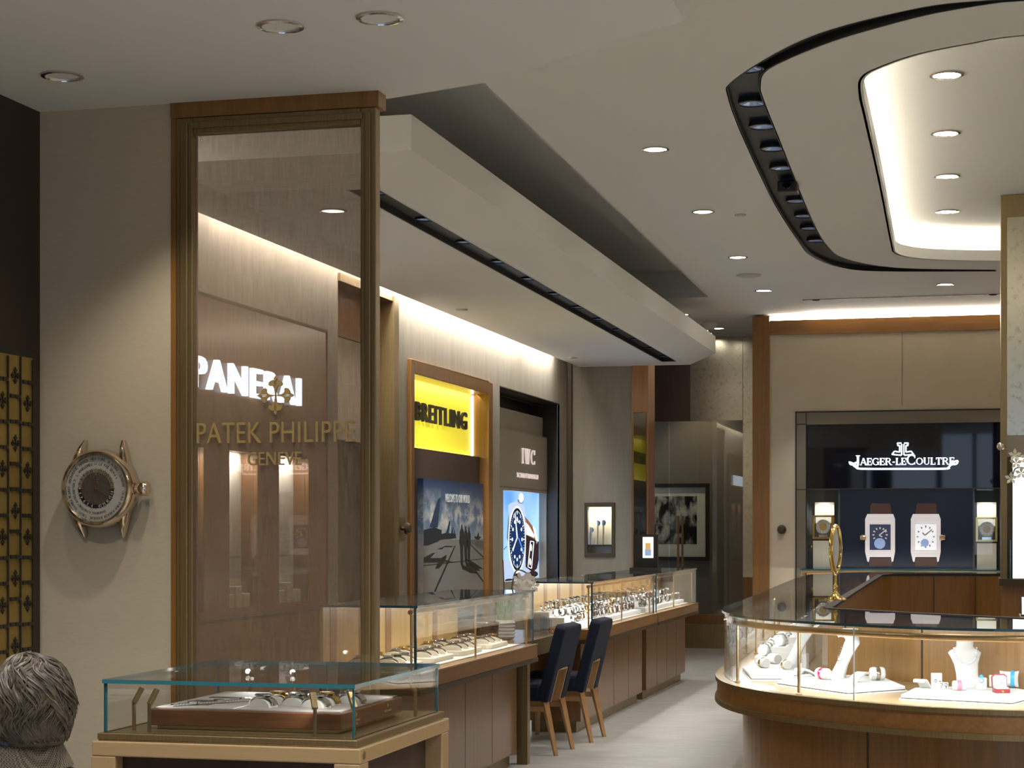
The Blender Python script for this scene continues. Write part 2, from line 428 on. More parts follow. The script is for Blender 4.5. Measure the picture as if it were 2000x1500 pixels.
# ------------------------------------------------------------------ naming
def tag(o, label, cat, group=None):
    o['label'] = label; o['category'] = cat
    if group: o['group'] = group
    return o
def thing(name, label, cat, loc=(0, 0, 0), rotz=0, group=None):
    o = bpy.data.objects.new(name, None); COL.objects.link(o); o.location = loc; o.rotation_euler = (0, 0, rotz)
    o.empty_display_size = .05
    return tag(o, label, cat, group)
def dup(root, loc, rot=None, label=None, group=None, scale=None):
    r = root.copy(); COL.objects.link(r); r.location = loc
    if rot is not None: r.rotation_euler = rot if isinstance(rot, (tuple, list)) else (0, 0, rot)
    if label: r['label'] = label
    if group: r['group'] = group
    if scale: r.scale = scale if isinstance(scale, tuple) else (scale,) * 3
    for ch in list(root.children):
        c = ch.copy(); COL.objects.link(c); c.parent = r
        for g in ch.children:
            d = g.copy(); COL.objects.link(d); d.parent = c
    return r
ORD = 'first second third fourth fifth sixth seventh eighth ninth tenth eleventh twelfth thirteenth fourteenth fifteenth sixteenth seventeenth eighteenth nineteenth twentieth'.split()

# ================================================================== SETTING
YP = 6.35                                   # plane of the watch wall and the linen glass partition
ZM = 3.97                                   # main ceiling
ZB = round(onY(740, 178, YP).z, 3)          # lower ceiling in the foreground
XS = onY(78, 500, YP).x                     # dark side wall
XL = -4.6                                   # display wall on the left
YG = 20.75                                  # grey wall at the end of the display wall
YJ = 21.2                                   # stone wall on the right
YF = 23.5                                   # glass doors at the far end
XP0, XP1 = onY(335, 500, YP).x, onY(740, 500, YP).x
def struct(o): o['kind'] = 'structure'; return o

b = MB(); b.box(-5.2, 5, -6.2, 25, -.1, 0); struct(b.build('floor', M['floor']))

# --- main ceiling with the glowing coffer and the curved black light channel cut into it
so = [onZ(*p, ZM) for p in [(2000, -2), (1900, 3), (1800, 15), (1650, 50), (1560, 82), (1480, 125), (1425, 165), (1422, 185), (1440, 240), (1480, 330), (1520, 410), (1560, 471), (1585, 500), (1640, 522), (1720, 530), (1945, 530)]]
si = [onZ(*p, ZM) for p in [(1985, 0), (1830, 25), (1700, 58), (1600, 90), (1500, 135), (1484, 165), (1490, 195), (1520, 270), (1560, 370), (1590, 440), (1615, 480), (1650, 505), (1750, 523), (1945, 527)]]
so = smoothpath([(p.x, p.y) for p in so], 4); si = smoothpath([(p.x, p.y) for p in si], 4)
so[0] = (.42, 8.87); si[0] = (.42, 8.93)
slot_loop = so + si[::-1]
cf = [(.21, 9.56), (-.04, 9.65), (-.3, 9.79), (-.50, 10.0), (-.62, 10.22), (-.655, 10.6), (-.665, 11.3), (-.69, 13.4), (-.74, 16.3), (-.735, 16.75), (-.66, 17.0), (-.48, 17.22), (-.2, 17.38), (.18, 17.5),
      (1.0, 17.55), (1.8, 17.3), (2.2, 16.6), (2.25, 14), (2.2, 11), (1.9, 9.9), (1.1, 9.5)]
cf = smoothpath(cf, 4, True)
step = [(-2.62, 4.2), (-2.665, 9.84), (-2.80, 19.45)]
b = fill([[(5, -6.2), (5, 25), (-5.2, 25), (-5.2, 19.45)] + step[::-1] + [(-2.62, -6.2)], slot_loop, cf], 0.0, c=ZM)
struct(b.build('ceiling', M['ceil']))
b = MB(); b.box(-5.2, -2.5, 4.2, 19.5, 4.26, 4.30)
b.wall(FZ, step, ZM, 4.28, .01); b.box(-5.2, -2.8, 19.45, 19.46, ZM, 4.28)
struct(b.build('ceiling_recess', M['ceil']))
b = MB(); b.wall(FZ, cf, ZM, ZM + .095, .03, closed=True)
shelf = offset(cf, .26, True)
b.wall(FZ, shelf, ZM + .07, 4.27, .02, closed=True)
b2 = fill([offset(cf, .27, True), cf], 0, c=ZM + .075); b.add(b2.v, b2.f)
b2 = fill([offset(cf, .27, True)], 0, c=4.26); b.add(b2.v, b2.f)
struct(b.build('ceiling_coffer', M['ceil']))
b = MB(); b.wall(FZ, offset(cf, .10, True), ZM + .085, ZM + .10, .05, closed=True)
o = b.build('cove_light', M['led']); tag(o, 'glowing light strip hidden behind the lip of the oval ceiling coffer', 'light')
b = MB(); b.wall(FZ, slot_loop, ZM, ZM + .13, .012, closed=True); b2 = fill([slot_loop], 0, c=ZM + .045); b.add(b2.v, b2.f)
o = b.build('light_channel', M['black']); tag(o, 'curved black lighting channel sunk in the white ceiling around the coffer', 'light channel')

# straight channel near the far stone wall
p, q = onZ(1567, 585, ZM), onZ(1962, 575, ZM)
b = MB(); b.box(p.x, q.x, 19.93, 20.02, ZM - .004, ZM + .02); o = b.build('light_channel', M['black'])
tag(o, 'thin straight black lighting channel in the ceiling before the stone wall', 'light channel')

# --- lower foreground ceiling
e = [onZ(*p, ZB) for p in [(740, 178), (945, 162), (1336, 40)]]
bp = [(XS - .4, -2.5), (XS - .4, YP + .12), (XP1, YP + .12), (e[1].x, e[1].y), (e[2].x, e[2].y), (e[2].x + .02, -2.5)]
b = MB(); b.prism(FZ, bp, ZB, ZM + .1); struct(b.build('ceiling_lower', M['ceil']))

# --- walls
b = MB(); b.box(XS - .3, XS, -6, YP + .15, 0, ZB); struct(b.build('wall_side', M['dark']))
b = MB(); b.box(XS, XP0, YP, YP + .15, 0, ZB); struct(b.build('wall_watch', M['wallbeige']))
b = MB(); b.box(XL - .5, XS, YP + .02, YP + .14, 0, 4.55); struct(b.build('wall_return', M['wallgrey']))
DOOR = (onX(660, 550, XL).y, onX(770, 590, XL).y, 3.36)
BRT = (onX(796, 703, XL).y, onX(956, 745, XL).y, 2.92)
IWC = (onX(976, 757, XL).y, onX(1092, 790, XL).y, 2.91)
PAN = (8.6, onX(630, 650, XL).y, 2.92)
ar = lambda a0, a1, b0, b1: [(a0, b0), (a1, b0), (a1, b1), (a0, b1)]
fl = FX(XL)
b = fill([ar(YP, YG + .1, -.02, 4.55), ar(DOOR[0], DOOR[1], -.01, DOOR[2]), ar(BRT[0] + .05, BRT[1] - .05, .3, BRT[2] - .05), ar(IWC[0], IWC[1], .3, IWC[2]), ar(8.7, PAN[1] - .12, .96, 2.04)], .02, fl, -.02)
b.box(XL - .5, XL - .45, YP, YG + .3, 0, 4.55)
struct(b.build('wall_left', M['wallgrey']))
fg = FY(YG)
XG1 = onY(1235, 800, YG).x; XG2 = onY(1267, 800, YG).x
nA, nB = onY(1148, 990, YG), onY(1195, 1080, YG)
b = fill([ar(XL, XG1, 0, 4.15), ar(nA.x, nB.x, nB.z, nA.z)], .06, fg, -.06); struct(b.build('wall_grey', M['wallgrey']))
b = MB(); b.box(XL + .005, XL + .05, YG - .09, YG - .01, 0, 3.45); o = b.build('trim_1', M['bronzed']); struct(o)
b = MB(); b.box(-5.2, 5, 24.6, 24.75, 0, 4.1); struct(b.build('wall_back', plain('greige_wall', (.20, .175, .14), .7)))
b = MB(); b.box(5, 5.1, -6.2, 24.8, 0, 4.2); struct(b.build('wall_right', M['stone']))

# --- shop front behind the camera: dark mullions, daylight through the openings
ff = FY(-6.0)
b = fill([ar(-5.2, 5, 0, 4.2), ar(-4.4, -3.5, .3, 3.9), ar(-3.25, -2.75, .3, 3.3), ar(-2.2, -1.1, .3, 3.95), ar(-.95, -.2, 2.5, 3.95), ar(-.1, .6, 2.5, 3.95), ar(-.95, .6, .3, 2.2), ar(1.0, 2.6, .3, 3.9), ar(2.9, 4.6, .3, 3.9)], .1, ff, -.1)
struct(b.build('wall_front', M['dark']))

# --- stone wall on the right with wood post and header
JX0, JX1 = onY(1470, 618, YJ).x, onY(1503, 655, YJ).x
fj = FY(YJ)
OP = (onY(1575, 828, YJ).x, .27, 2.70)       # opening of the display unit
zt = onY(1503, 655, YJ).z
b = fill([ar(JX1, 5, 0, zt + .02), ar(OP[0] - .01, OP[1] + .01, .9, OP[2] + .02)], .1, fj, -.1); struct(b.build('wall_stone', M['stone']))
b = MB(); b.box(JX0, JX1, YJ - .02, YJ + .5, 0, ZM - .02); o = struct(b.build('trim_2', M['wood']))
b = MB(); b.box(JX1 + .005, 4.9, YJ - .025, YJ + .04, zt, ZM - .075); struct(b.build('trim_3', M['woodh']))
b = MB(); b.box(JX1, 4.9, YJ + .06, YJ + .10, ZM - .07, ZM - .02); o = b.build('cove_light', M['led'])
tag(o, 'glowing light strip above the wood header of the stone wall', 'light')
area('cove_lamp', ((JX1 + 3) / 2, YJ + .0, ZM - .05), 4.5, .05, 20 * K_COVE, WARM, (0, -.9, .35), (1, 0, 0))
# slab joints
b = MB()
for px in (1762,): x = onY(px, 700, YJ).x; b.box(x - .004, x + .004, YJ - .003, YJ + .01, 2.9, zt)
struct(b.build('trim_4', plain('slab_joint', (.30, .25, .18), .8)))

# --- suspended ceiling cloud along the display wall
prof = [(-2.9, 3.685), (-2.9, 3.495), (-3.19, 3.372), (-3.19, 3.45), (-3.36, 3.45), (-3.36, 3.37), (-4.47, 3.37), (-4.47, 3.685)]
def cloud_sec(y, yi): # bottom edges retreat at the near end
    return [Vector((x, (y if z > 3.48 or x > -2.95 else yi), z)) for x, z in prof]
y0, y1 = 9.26, YG - .01
A = [Vector((x, y0 if z > 3.48 else 9.52, z)) for x, z in prof]; B = [Vector((x, y1, z)) for x, z in prof]
A[3].z = A[3].z; n = len(prof)
b = MB()
vs = [(-2.9, y0, 3.685), (-2.9, y0, 3.495), (-3.17, 9.54, 3.372), (-4.47, 9.54, 3.372), (-4.47, y0, 3.495), (-4.47, y0, 3.685),
      (-2.9, y1, 3.685), (-2.9, y1, 3.495), (-3.19, y1, 3.372), (-4.47, y1, 3.372), (-4.47, y1, 3.495), (-4.47, y1, 3.685)]
b.add(vs, [(0, 1, 4, 5), (1, 2, 3, 4), (0, 6, 7, 1), (1, 7, 8, 2), (3, 9, 10, 4), (4, 10, 11, 5), (0, 5, 11, 6), (6, 11, 10, 7), (7, 10, 9, 8)])
SL = (-3.215, -3.375, 9.62, 20.3)
b2 = fill([[(-3.17, 9.54), (-3.19, y1), (-4.47, y1), (-4.47, 9.54)], [(SL[0], SL[2]), (SL[0] - .06, SL[3]), (SL[1] - .06, SL[3]), (SL[1], SL[2])]], 0, c=3.372); b.add(b2.v, b2.f)
struct(b.build('ceiling_cloud', M['ceil']))
b = MB(); sp = [(SL[0], SL[2]), (SL[0] - .06, SL[3]), (SL[1] - .06, SL[3]), (SL[1], SL[2])]
b.wall(FZ, sp, 3.372, 3.47, .01, closed=True); b2 = fill([sp], 0, c=3.412); b.add(b2.v, b2.f)
tag(b.build('light_channel', M['black']), 'long black lighting channel along the underside of the suspended ceiling panel', 'light channel')
# hangers of the cloud
b = MB()
for y in (10.5, 13.5, 16.5, 19): b.box(-4.25, -4.15, y, y + .1, 3.68, 4.265)
struct(b.build('ceiling_hanger', M['ceil']))
b = MB(); b.box(XL, -4.465, YP + .15, YG - .01, 3.66, 3.685); struct(b.build('cove_light_block', M['ceil']))  # unseen cover added to keep the cove light from leaking upwards
# cove strip between cloud and wall
b = MB(); b.box(XL + .005, -4.47, YP + .2, YG - .9, 3.60, 3.62); tag(b.build('cove_light', M['ledc']), 'bright light strip washing the grey display wall below the ceiling panel', 'light')
for y in (8.4, 12.4, 16.4, 19.2):
    area('cove_lamp', (XL + .07, y, 3.56), 3.9 if y < 19 else 1.4, .05, (34 if y < 19 else 12) * K_COVE, NEUT, (-.12, 0, -1), (0, 1, 0), spread=R(120))

# --- far end: pilaster, dark panel, antique mirror, smoked glass doors
b = MB(); b.box(XG1, XG2, YG - .04, YG, 0, 3.6); b.box(XG1, XG2, YG, YG + .4, 0, ZM)
o = b.build('pilaster', M['woodo']); tag(o, 'narrow orange wood pilaster at the end of the grey wall', 'pilaster')
b = MB(); b.box(XG1 + .025, XG2 - .02, YG - .05, YG - .04, 0, onY(1250, 806, YG).z); b.build('mirror_inlay', M['glassd'], o)
b = MB(); b.box(XG1 + .025, XG2 - .02, YG - .046, YG - .0405, 0, onY(1250, 808, YG).z); b.build('dark_backing', plain('olive_mirror', (.10, .10, .085), .12, .9), o)
zg = 2.90
b = MB(); b.box(-4.6, -3.61, YF, YF + .1, zg, 4.1); o = struct(b.build('wall_dark_panel', M['darkpanel']))
b = MB(); b.box(-3.61, -2.94, YF, YF + .1, zg, 4.0); b.box(-2.935, -2.3, YF, YF + .1, .9, 4.0)
o = b.build('antique_mirror', M['mirror']); tag(o, 'mottled antique mirror panels above and beside the smoked glass doors', 'mirror')
b = MB(); b.box(-2.935, -2.3, YF, YF + .1, 0, .9); struct(b.build('wall_far_base', M['wood']))
for k, (x0, x1) in enumerate(((-4.5, -3.89), (-3.885, -2.94))):
    t = thing('door_%d' % (k + 1), 'smoked frameless glass door %s' % ('on the left half of the far opening' if k == 0 else 'with tall brass pull at the far end'), 'door', ((x0 + x1) / 2, YF, .42)); t['kind'] = 'structure'
    b = MB(); b.box(x0, x1, YF + .02, YF + .032, .42, zg); b.build('pane', M['glassd'], t)
    if k == 1:
        b = MB()
        for dx in (0, .055):
            b.tube([(-3.76 + dx, YF - .05, .95), (-3.76 + dx, YF - .05, 1.68)], .014); 
            for z in (1.05, 1.58): b.tube([(-3.76 + dx, YF - .05, z), (-3.76 + dx, YF + .02, z)], .008)
        b.build('door_handle', M['brass'], t)
b = MB(); b.box(-4.4, -2.3, YF - .25, YF + .1, 0, .30); o = struct(b.build('baseboard_far', M['bronze']))
b = MB(); b.box(-4.4, -2.3, YF - .10, YF + .1, .30, .42); struct(b.build('trim_5', M['wood']))
# --- partition header and door jambs
b = MB(); b.box(-4.62, -4.3, YG + .4, YF, 0, 4.1); struct(b.build('wall_passage', M['wallgrey']))

# ================================================================== CEILING LAMPS
def downlight(p, label, group, r=.075, zc=ZM, mat='lamp', energy=26, target=None, recess=.0, size=95, rad=.05):
    t = thing('downlight', label, 'ceiling light', (p.x, p.y, zc), 0, group)
    b = MB(); b.lathe([(r * 1.18, 0), (r * 1.2, -.006), (r, -.008), (r * .96, .004)], (p.x, p.y, zc), 20); b.build('trim_ring', M['steelw'] if not recess else M['steel'], t, smooth=True)
    if recess:
        b = MB(); b.lathe([(r * .97, -.004), (r * .8, recess)], (p.x, p.y, zc - .002), 20); b.build('reflector', plain('reflector', (.75, .73, .70), .35, .6), t, smooth=True)
    b = MB(); b.lathe([(0, 0), (r * .96 if not recess else r * .8, 0)], (p.x, p.y, zc - .003 + recess - (.004 if recess else 0)), 20); b.build('lens', M[mat], t)
    if energy: spot('lamp', (p.x, p.y, zc - .02), energy * K_DOWN, NEUT, target or (p.x, p.y, 0), size, .6, rad, t)
for k, px in enumerate([(1280, 291), (1373, 413), (1441, 502), (1491, 567)]):
    downlight(onZ(*px, ZM), 'round bright downlight, %s from the camera in the row left of the black channel' % ORD[k], 'downlights left of the curved channel', energy=70)
downlight(onZ(1846, 555, ZM), 'round downlight alone between the curved channel and the straight channel', 'downlights before the stone wall', energy=60)
for k, px in enumerate([(1333, 614), (1373, 645), (1397, 663), (1424, 690)]):
    p = onZ(*px, ZM) if k < 2 else None
    if p is None: p = Vector((-3.33 + .22 * (k - 2), 23.0 - .5 * (k - 2), 0)) 
    downlight(p, 'small far downlight over the passage, %s of the far row' % ORD[k], 'far passage downlights', .07, energy=8)
for k, px in enumerate([(1849, 146), (1847, 260), (1850, 344), (1850, 413)]):
    downlight(onZ(*px, 4.258), 'round downlight, %s from the camera inside the oval coffer' % ORD[k], 'coffer downlights', .085, 4.258, energy=70)
for k, (px, tg) in enumerate([((548, 50), None), ((742, 34), None), ((122, 147), None)]):
    p = onZ(*px, ZB)
    downlight(p, ['recessed downlight with silver reflector, middle of the foreground ceiling', 'recessed downlight with silver reflector, nearest the ceiling corner', 'recessed downlight with silver reflector, nearest the dark side wall'][k], 'foreground recessed downlights', .062, ZB, 'lampsoft', 0, recess=.03)
# the foreground lamps are aimed: one washes the right part of the watch wall
p = onZ(548, 50, ZB); spot('lamp', (-2.60, 5.75, ZB - .03), 30 * K_DOWN, WARM, (-2.86, YP, 1.35), 70, .8, .03)
p = onZ(122, 147, ZB); spot('lamp', (p.x, p.y - .2, ZB - .03), 10 * K_DOWN, WARM, (p.x, 5.4, 0), 110, .9, .05)
for k, (x, y, e_) in enumerate(((-2.9, 4.3, 95), (-1.6, 4.2, 110), (-2.6, 3.0, 100), (-1.4, 2.4, 100), (-2.6, 1.2, 100))):  # unseen downlights added to brighten the foreground
    downlight(Vector((x, y, 0)), 'added fill downlight in the lower ceiling, out of the frame', 'added foreground downlights out of frame', .062, ZB, 'lampsoft', e_, recess=.03, size=125, rad=.12)

lamp_glass = plain('blue_lens', (.10, .17, .34), .12, .3, coat=.8, em=(.25, .42, .9), es=.05)
def slotlamp(p, zc, r, label, group, energy, target):
    t = thing('spotlight', label, 'spotlight', (p[0], p[1], zc), 0, group)
    b = MB(); b.lathe([(r, .03), (r * 1.06, .0), (r * .95, -.002), (r * .9, .02)], (p[0], p[1], zc), 16); b.build('housing', M['black'], t, smooth=True)
    b = MB(); b.lathe([(0, .024), (r * .55, .012), (r * .92, .004)], (p[0], p[1], zc), 16); b.build('lens', lamp_glass, t, smooth=True)
    if energy: spot('lamp', (p[0], p[1], zc - .01), energy * K_SLOT, COOL, target, 50, .7, .03, t)
for k, px in enumerate([(1585, 58), (1460, 138), (1470, 205), (1490, 250), (1510, 293), (1527, 331), (1545, 365), (1557, 395), (1572, 424), (1583, 448), (1595, 472)]):
    p = onZ(px[0], px[1], ZM)
    slotlamp((p.x, p.y), ZM + .005, .085, 'blue lensed spotlight in the curved black channel, %s from the camera end' % ORD[k], 'spotlights in the curved channel',
             55 if k % 2 == 0 else 0, (p.x + .45 if k < 3 else p.x - 1.0, p.y + (0 if k < 3 else -.8), .7 if k < 3 else 0))
for k in range(12):
    f = k / 11; y = 9.9 + f * 10.1; x = -3.295 - .06 * f
    slotlamp((x, y), 3.40, .06, 'small spotlight in the long black channel of the ceiling panel, %s from the near end' % ORD[k], 'spotlights in the straight channel',
             (40 if k % 2 == 1 else 0) if k != 5 else 170, (-3.05, y - .3, 1.0) if k != 5 else (XL, 16.1, 1.45))
for px in ((1592, 583), (1940, 574)):
    p = onZ(*px, ZM); slotlamp((p.x, 19.975), ZM - .006, .04, 'tiny spotlight in the thin straight channel, %s' % ('its left end' if px[0] < 1700 else 'beside the mirrored pillar'), 'spotlights in the thin channel', 60, (p.x, 21.1, 1.2))

# --- small ceiling fittings
def disc(name, px, zc, r, mat, label, cat, h=.012):
    p = onZ(*px, zc); b = MB(); b.lathe([(r, 0), (r * .97, -h), (0, -h)], (p.x, p.y, zc), 20)
    return tag(b.build(name, mat, smooth=True), label, cat)
greyp = plain('grey_plastic', (.50, .48, .44), .6)
disc('ceiling_speaker', (1462, 537), ZM, .12, greyp, 'round grey flush speaker grille in the main ceiling', 'speaker')
disc('sprinkler_cover', (1446, 419), ZM, .045, greyp, 'small round sprinkler cover beside the second downlight', 'sprinkler')
disc('sprinkler_cover', (902, 604), 3.372, .05, greyp, 'small round sprinkler cover under the near part of the ceiling panel', 'sprinkler')
disc('sprinkler_cover', (1118, 698), 3.372, .05, greyp, 'small round sprinkler cover under the far part of the ceiling panel', 'sprinkler')
p = onZ(650, 411, 3.372); downlight(p, 'dim round downlight seen through the linen glass', 'panel downlight', .07, 3.372, 'lampsoft', 0)
for px, zc, lab in (((1360, 571), 4.26, 'white smoke detector at the far end of the raised ceiling'), ((1387, 632), ZM, 'white smoke detector over the far passage')):
    p = onZ(*px, zc) if zc < 4 else Vector((-2.95, 19.3, zc)); t = thing('smoke_detector', lab, 'smoke detector', (p.x, p.y, zc))
    b = MB(); b.lathe([(.10, 0), (.10, -.02), (.085, -.025)], (p.x, p.y, zc), 18); b.build('base', M['white'], t, smooth=True)
    b = MB(); b.lathe([(.08, -.025), (.05, -.07), (0, -.075)], (p.x, p.y, zc), 18); b.build('sensor', M['white'], t, smooth=True)
p = onZ(1540, 360, ZM); t = thing('security_camera', 'small black camera mounted in the curved light channel', 'camera', (p.x, p.y, ZM))
b = MB(); b.box(p.x - .07, p.x + .07, p.y - .10, p.y + .06, ZM - .07, ZM + .01); b.build('body', M['black'], t, bevel=.01)
b = MB(); b.lathe([(.03, 0), (.03, .03), (.02, .032), (0, .03)], (0, 0, 0), 14, fr=Fr((p.x, p.y - .10, ZM - .03), (1, 0, 0), (0, 0, 1))); b.build('lens', M['blackglass'], t, smooth=True)

# added fill: unseen downlights that brighten the store and the island front
for x, y in ((1.5, 2.0), (1.1, 5.2), (2.4, 5.2), (3.2, 7.5), (3.5, 12), (3.4, 18), (1.0, -2.5)):
    b_ = Vector((x, y, 0)); downlight(b_, 'added fill downlight of the store, out of view', 'added store downlights out of frame', .09, ZM, energy=230 if 5 < y < 6 else 120, size=130)

# ================================================================== DISPLAY WALL UNITS (left)
def P3(fr_x, px, py):  # a point of a plane X = fr_x as (Y, Z)
    p = onX(px, py, fr_x); return (p.y, p.z)
# --- wood unit with white illuminated lettering and three glazed bays
t = thing('display_cabinet', 'walnut wall unit with large white illuminated lettering behind the linen glass', 'display cabinet', (XL, 10.6, 0))
bays = [(onX(448, 900, -4.57).y, onX(503, 900, -4.57).y), (onX(545, 900, -4.57).y, onX(603, 900, -4.57).y), (onX(335, 900, -4.57).y, onX(398, 900, -4.57).y)]
fp = FX(-4.57)
b = fill([ar(PAN[0], PAN[1], 0, PAN[2])] + [ar(a, c, 1.0, 2.0) for a, c in bays], .028, fp, -.028); b.build('panel', M['wood'], t)
b = MB()
for a, c in bays:
    b.fbox(fp, a - .05, c + .05, 2.0, 2.04, -.13, -.03); b.fbox(fp, a - .05, c + .05, .96, 1.0, -.13, -.03)
    b.fbox(fp, a - .04, a, 1.0, 2.0, -.13, -.03); b.fbox(fp, c, c + .04, 1.0, 2.0, -.13, -.03)
b.build('bay_lining', M['woodred'], t)
b = MB()
for a, c in bays: b.fbox(fp, a, c, 1.0, 2.0, -.13, -.115)
b.build('bay_back', M['creamw'], t)
b = MB()
for a, c in bays: b.fbox(fp, a + .01, c - .01, 1.32, 1.332, -.112, -.02)
b.build('shelf', M['glasst'], t)
for a, c in bays:
    b = MB(); b.fbox(fp, a, c, 1.0, 2.0, -.006, .0); b.build('pane', M['glass'], t)
    area('bay_lamp', (XL - .03, (a + c) / 2, 1.985), .06, c - a - .1, 3.6 * K_CASE, NEUT, (-.35, 0, -1), parent=t)
b = MB(); b.fbox(fp, PAN[0], PAN[1] + .012, PAN[2], PAN[2] + .02, -.028, .006); b.fbox(fp, PAN[1], PAN[1] + .014, 0, PAN[2], -.028, .006); b.fbox(fp, PAN[0], PAN[1], .925, .945, .0, .012)
b.build('dark_trim_line', M['bronzed'], t)  # dark trim along the panel top, side and sill
b = MB(); a, z0 = P3(-4.55, 377, 755); a1, z1 = P3(-4.55, 586, 789)
put_text(b, 'PANERAI', FX(-4.57), a, z0, a1 - a, .19, .03, .008, 1.14, c=.005); b.build('lettering', glow('panerai_white', (.72, .84, 1), 2.6), t)
for a, c in bays:
    for k in range(3):
        yb = a + (c - a) * (.22 + .28 * k); b = MB(); b.box(-4.68, -4.60, yb - .05, yb + .05, 1.0, 1.09 + .05 * (k % 2)); 
        tag(b.build('jewel_box', M['creamw'], bevel=.006), 'cream block, %s from left in the %s bay of the walnut wall unit' % (ORD[k], {0: 'middle', 1: 'right', 2: 'left'}[[x[0] for x in bays].index(a)]), 'display block', 'blocks in the wall unit')

# --- recessed doorway with bronze jamb
t = thing('door_3', 'recessed doorway with bronze jamb between the wall units', 'door', (XL, (DOOR[0] + DOOR[1]) / 2, 0)); t['kind'] = 'structure'
D0, D1 = DOOR[0], DOOR[1]; fd = FX(-4.74)
b = MB(); b.fbox(fd, D0 - .02, D1 + .02, 2.98, 3.40, -.02, 0); b.build('header', M['woodo'], t)
b = MB(); b.fbox(fd, D0 - .02, D1 + .02, 2.19, 2.97, -.02, -.002); b.build('upper_panel', M['wallbeige'], t)
b = MB(); b.fbox(fd, D0 - .02, D1 + .02, 0, 2.18, -.02, -.004); b.build('leaf', plain('dark_door_glass', (.03, .024, .02), .15), t)
b = MB(); b.fbox(fl, D1 - .09, D1 + .03, 0, 3.38, -.14, .03); b.fbox(fl, D0, D1, 3.34, 3.40, -.14, .02); b.build('jamb', M['bronze'], t)
b = MB(); b.fbox(fl, D1 - .16, D1 - .09, 0, 3.34, -.135, -.11); b.build('wood_stop', M['woodo'], t)
t = thing('door_knob', 'dark door knob on a square bronze plate beside the bronze jamb', 'door knob', (XL, 14.4, 1.48))
a0, a1 = P3(XL, 769, 1033)[0], P3(XL, 790, 1033)[0]
b = MB(); b.fbox(fl, a0 + .04, a1, 1.41, 1.60, .0005, .008); b.build('plate', M['bronze'], t)
b = MB(); b.lathe([(.015, .008), (.015, .04), (.045, .045), (.05, .065), (.035, .085), (0, .09)], n=16, fr=Fr((XL, (a0 + a1) / 2 + .03, 1.51), (0, 1, 0), (0, 0, 1))); b.build('knob', M['bronzed'], t, smooth=True)

# --- yellow sign unit with the airfield poster
t = thing('display_cabinet', 'walnut framed wall unit with glowing yellow sign over a dark board', 'display cabinet', (XL, (BRT[0] + BRT[1]) / 2, 0))
B0, B1, BT = BRT
b = MB()
b.fbox(fl, B0, B0 + .085, 0, BT, -.30, .035); b.fbox(fl, B1 - .15, B1, 0, BT, -.30, .035)
b.fbox(fl, B0 + .085, B1 - .15, BT - .12, BT, -.30, .035); b.build('frame', M['wood'], t, bevel=.006)
b = MB(); b.fbox(fl, B0 + .085, B1 - .15, .2, 2.2, -.30, -.22); b.build('back_panel', M['woodo'], t)
ym, ynt, yb = _new('yellow_sign'); S(yb, color=(.62, .50, .02), rough=.6, em=(.74, .63, .03), es=.62)
b = MB(); b.fbox(fl, B0 + .085, B1 - .15, 2.2, BT - .12, -.17, -.14); b.build('sign_panel', ym, t)
b = MB(); b.fbox(fl, B1 - .17, B1 - .152, 2.21, BT - .13, -.138, -.12); b.fbox(fl, B0 + .15, B1 - .2, 2.202, 2.208, -.138, -.12); b.build('light_strip', glow('sign_led', (1, .95, .72), 5), t)
area('sign_lamp', (XL - .07, (B0 + B1) / 2 + .2, BT - .135), .06, B1 - B0 - .6, 1.8, (1, .95, .8), (-.8, 0, -1), parent=t)
b = MB(); a, z0 = P3(XL - .1, 811, 821); a1, z1 = P3(XL - .1, 911, 840)
put_text(b, 'BREITLING', FX(XL - .125), a, z0, a1 - a, .165, .022, .012, 1.16, c=.015); b.build('lettering', plain('dark_letters', (.03, .022, .012), .6), t)
b = MB(); b.fbox(fl, B0 + .30, B1 - .15, 0, 2.2, -.20, -.06); b.build('board', M['darkpanel'], t)
# poster: printed picture on a thick panel
XPo = XL - .01; fpo = FX(XPo)
q = lambda x, y: P3(XPo, 810 + .18 * x, 920 + .18 * y)
a0 = q(92, 80)[0]; a1 = q(745, 130)[0]; zt_ = q(92, 80)[1]; zb_ = .70
pm, pnt, pb = _new('poster_sky'); S(pb, rough=.35)
v = coords(pnt, (1, 1.0, 1.6)); f1 = nz(pnt, v, 2.6, 7, .62, .3)
sx = pnt.nodes.new('ShaderNodeSeparateXYZ'); tc = pnt.nodes.new('ShaderNodeTexCoord'); pnt.links.new(tc.outputs['Object'], sx.inputs[0])
mr = pnt.nodes.new('ShaderNodeMapRange'); pnt.links.new(sx.outputs[2], mr.inputs[0])
mr.inputs['From Min'].default_value = 1.30; mr.inputs['From Max'].default_value = 1.94
skyc = ramp(pnt, mr.outputs[0], [(0, (.46, .47, .45)), (.35, (.13, .21, .32)), (1, (.010, .030, .085))])
cl = ramp(pnt, f1, [(.46, (0, 0, 0)), (.60, (1, 1, 1))])
band = ramp(pnt, mr.outputs[0], [(.15, (.4, .4, .4)), (.45, (.9, .9, .9)), (.72, (.35, .35, .35)), (.9, (.0, .0, .0))])
mx = pnt.nodes.new('ShaderNodeMix'); mx.data_type = 'RGBA'
mul = pnt.nodes.new('ShaderNodeMath'); mul.operation = 'MULTIPLY'; pnt.links.new(cl, mul.inputs[0]); pnt.links.new(band, mul.inputs[1])
pnt.links.new(mul.outputs[0], mx.inputs[0]); pnt.links.new(skyc, mx.inputs[6]); mx.inputs[7].default_value = (.78, .72, .58, 1)
pnt.links.new(mx.outputs[2], pb.inputs['Base Color'])
pt = thing('poster', 'airfield poster of parked jets and three walking pilots on the dark board', 'poster', (XL, (a0 + a1) / 2, 0))
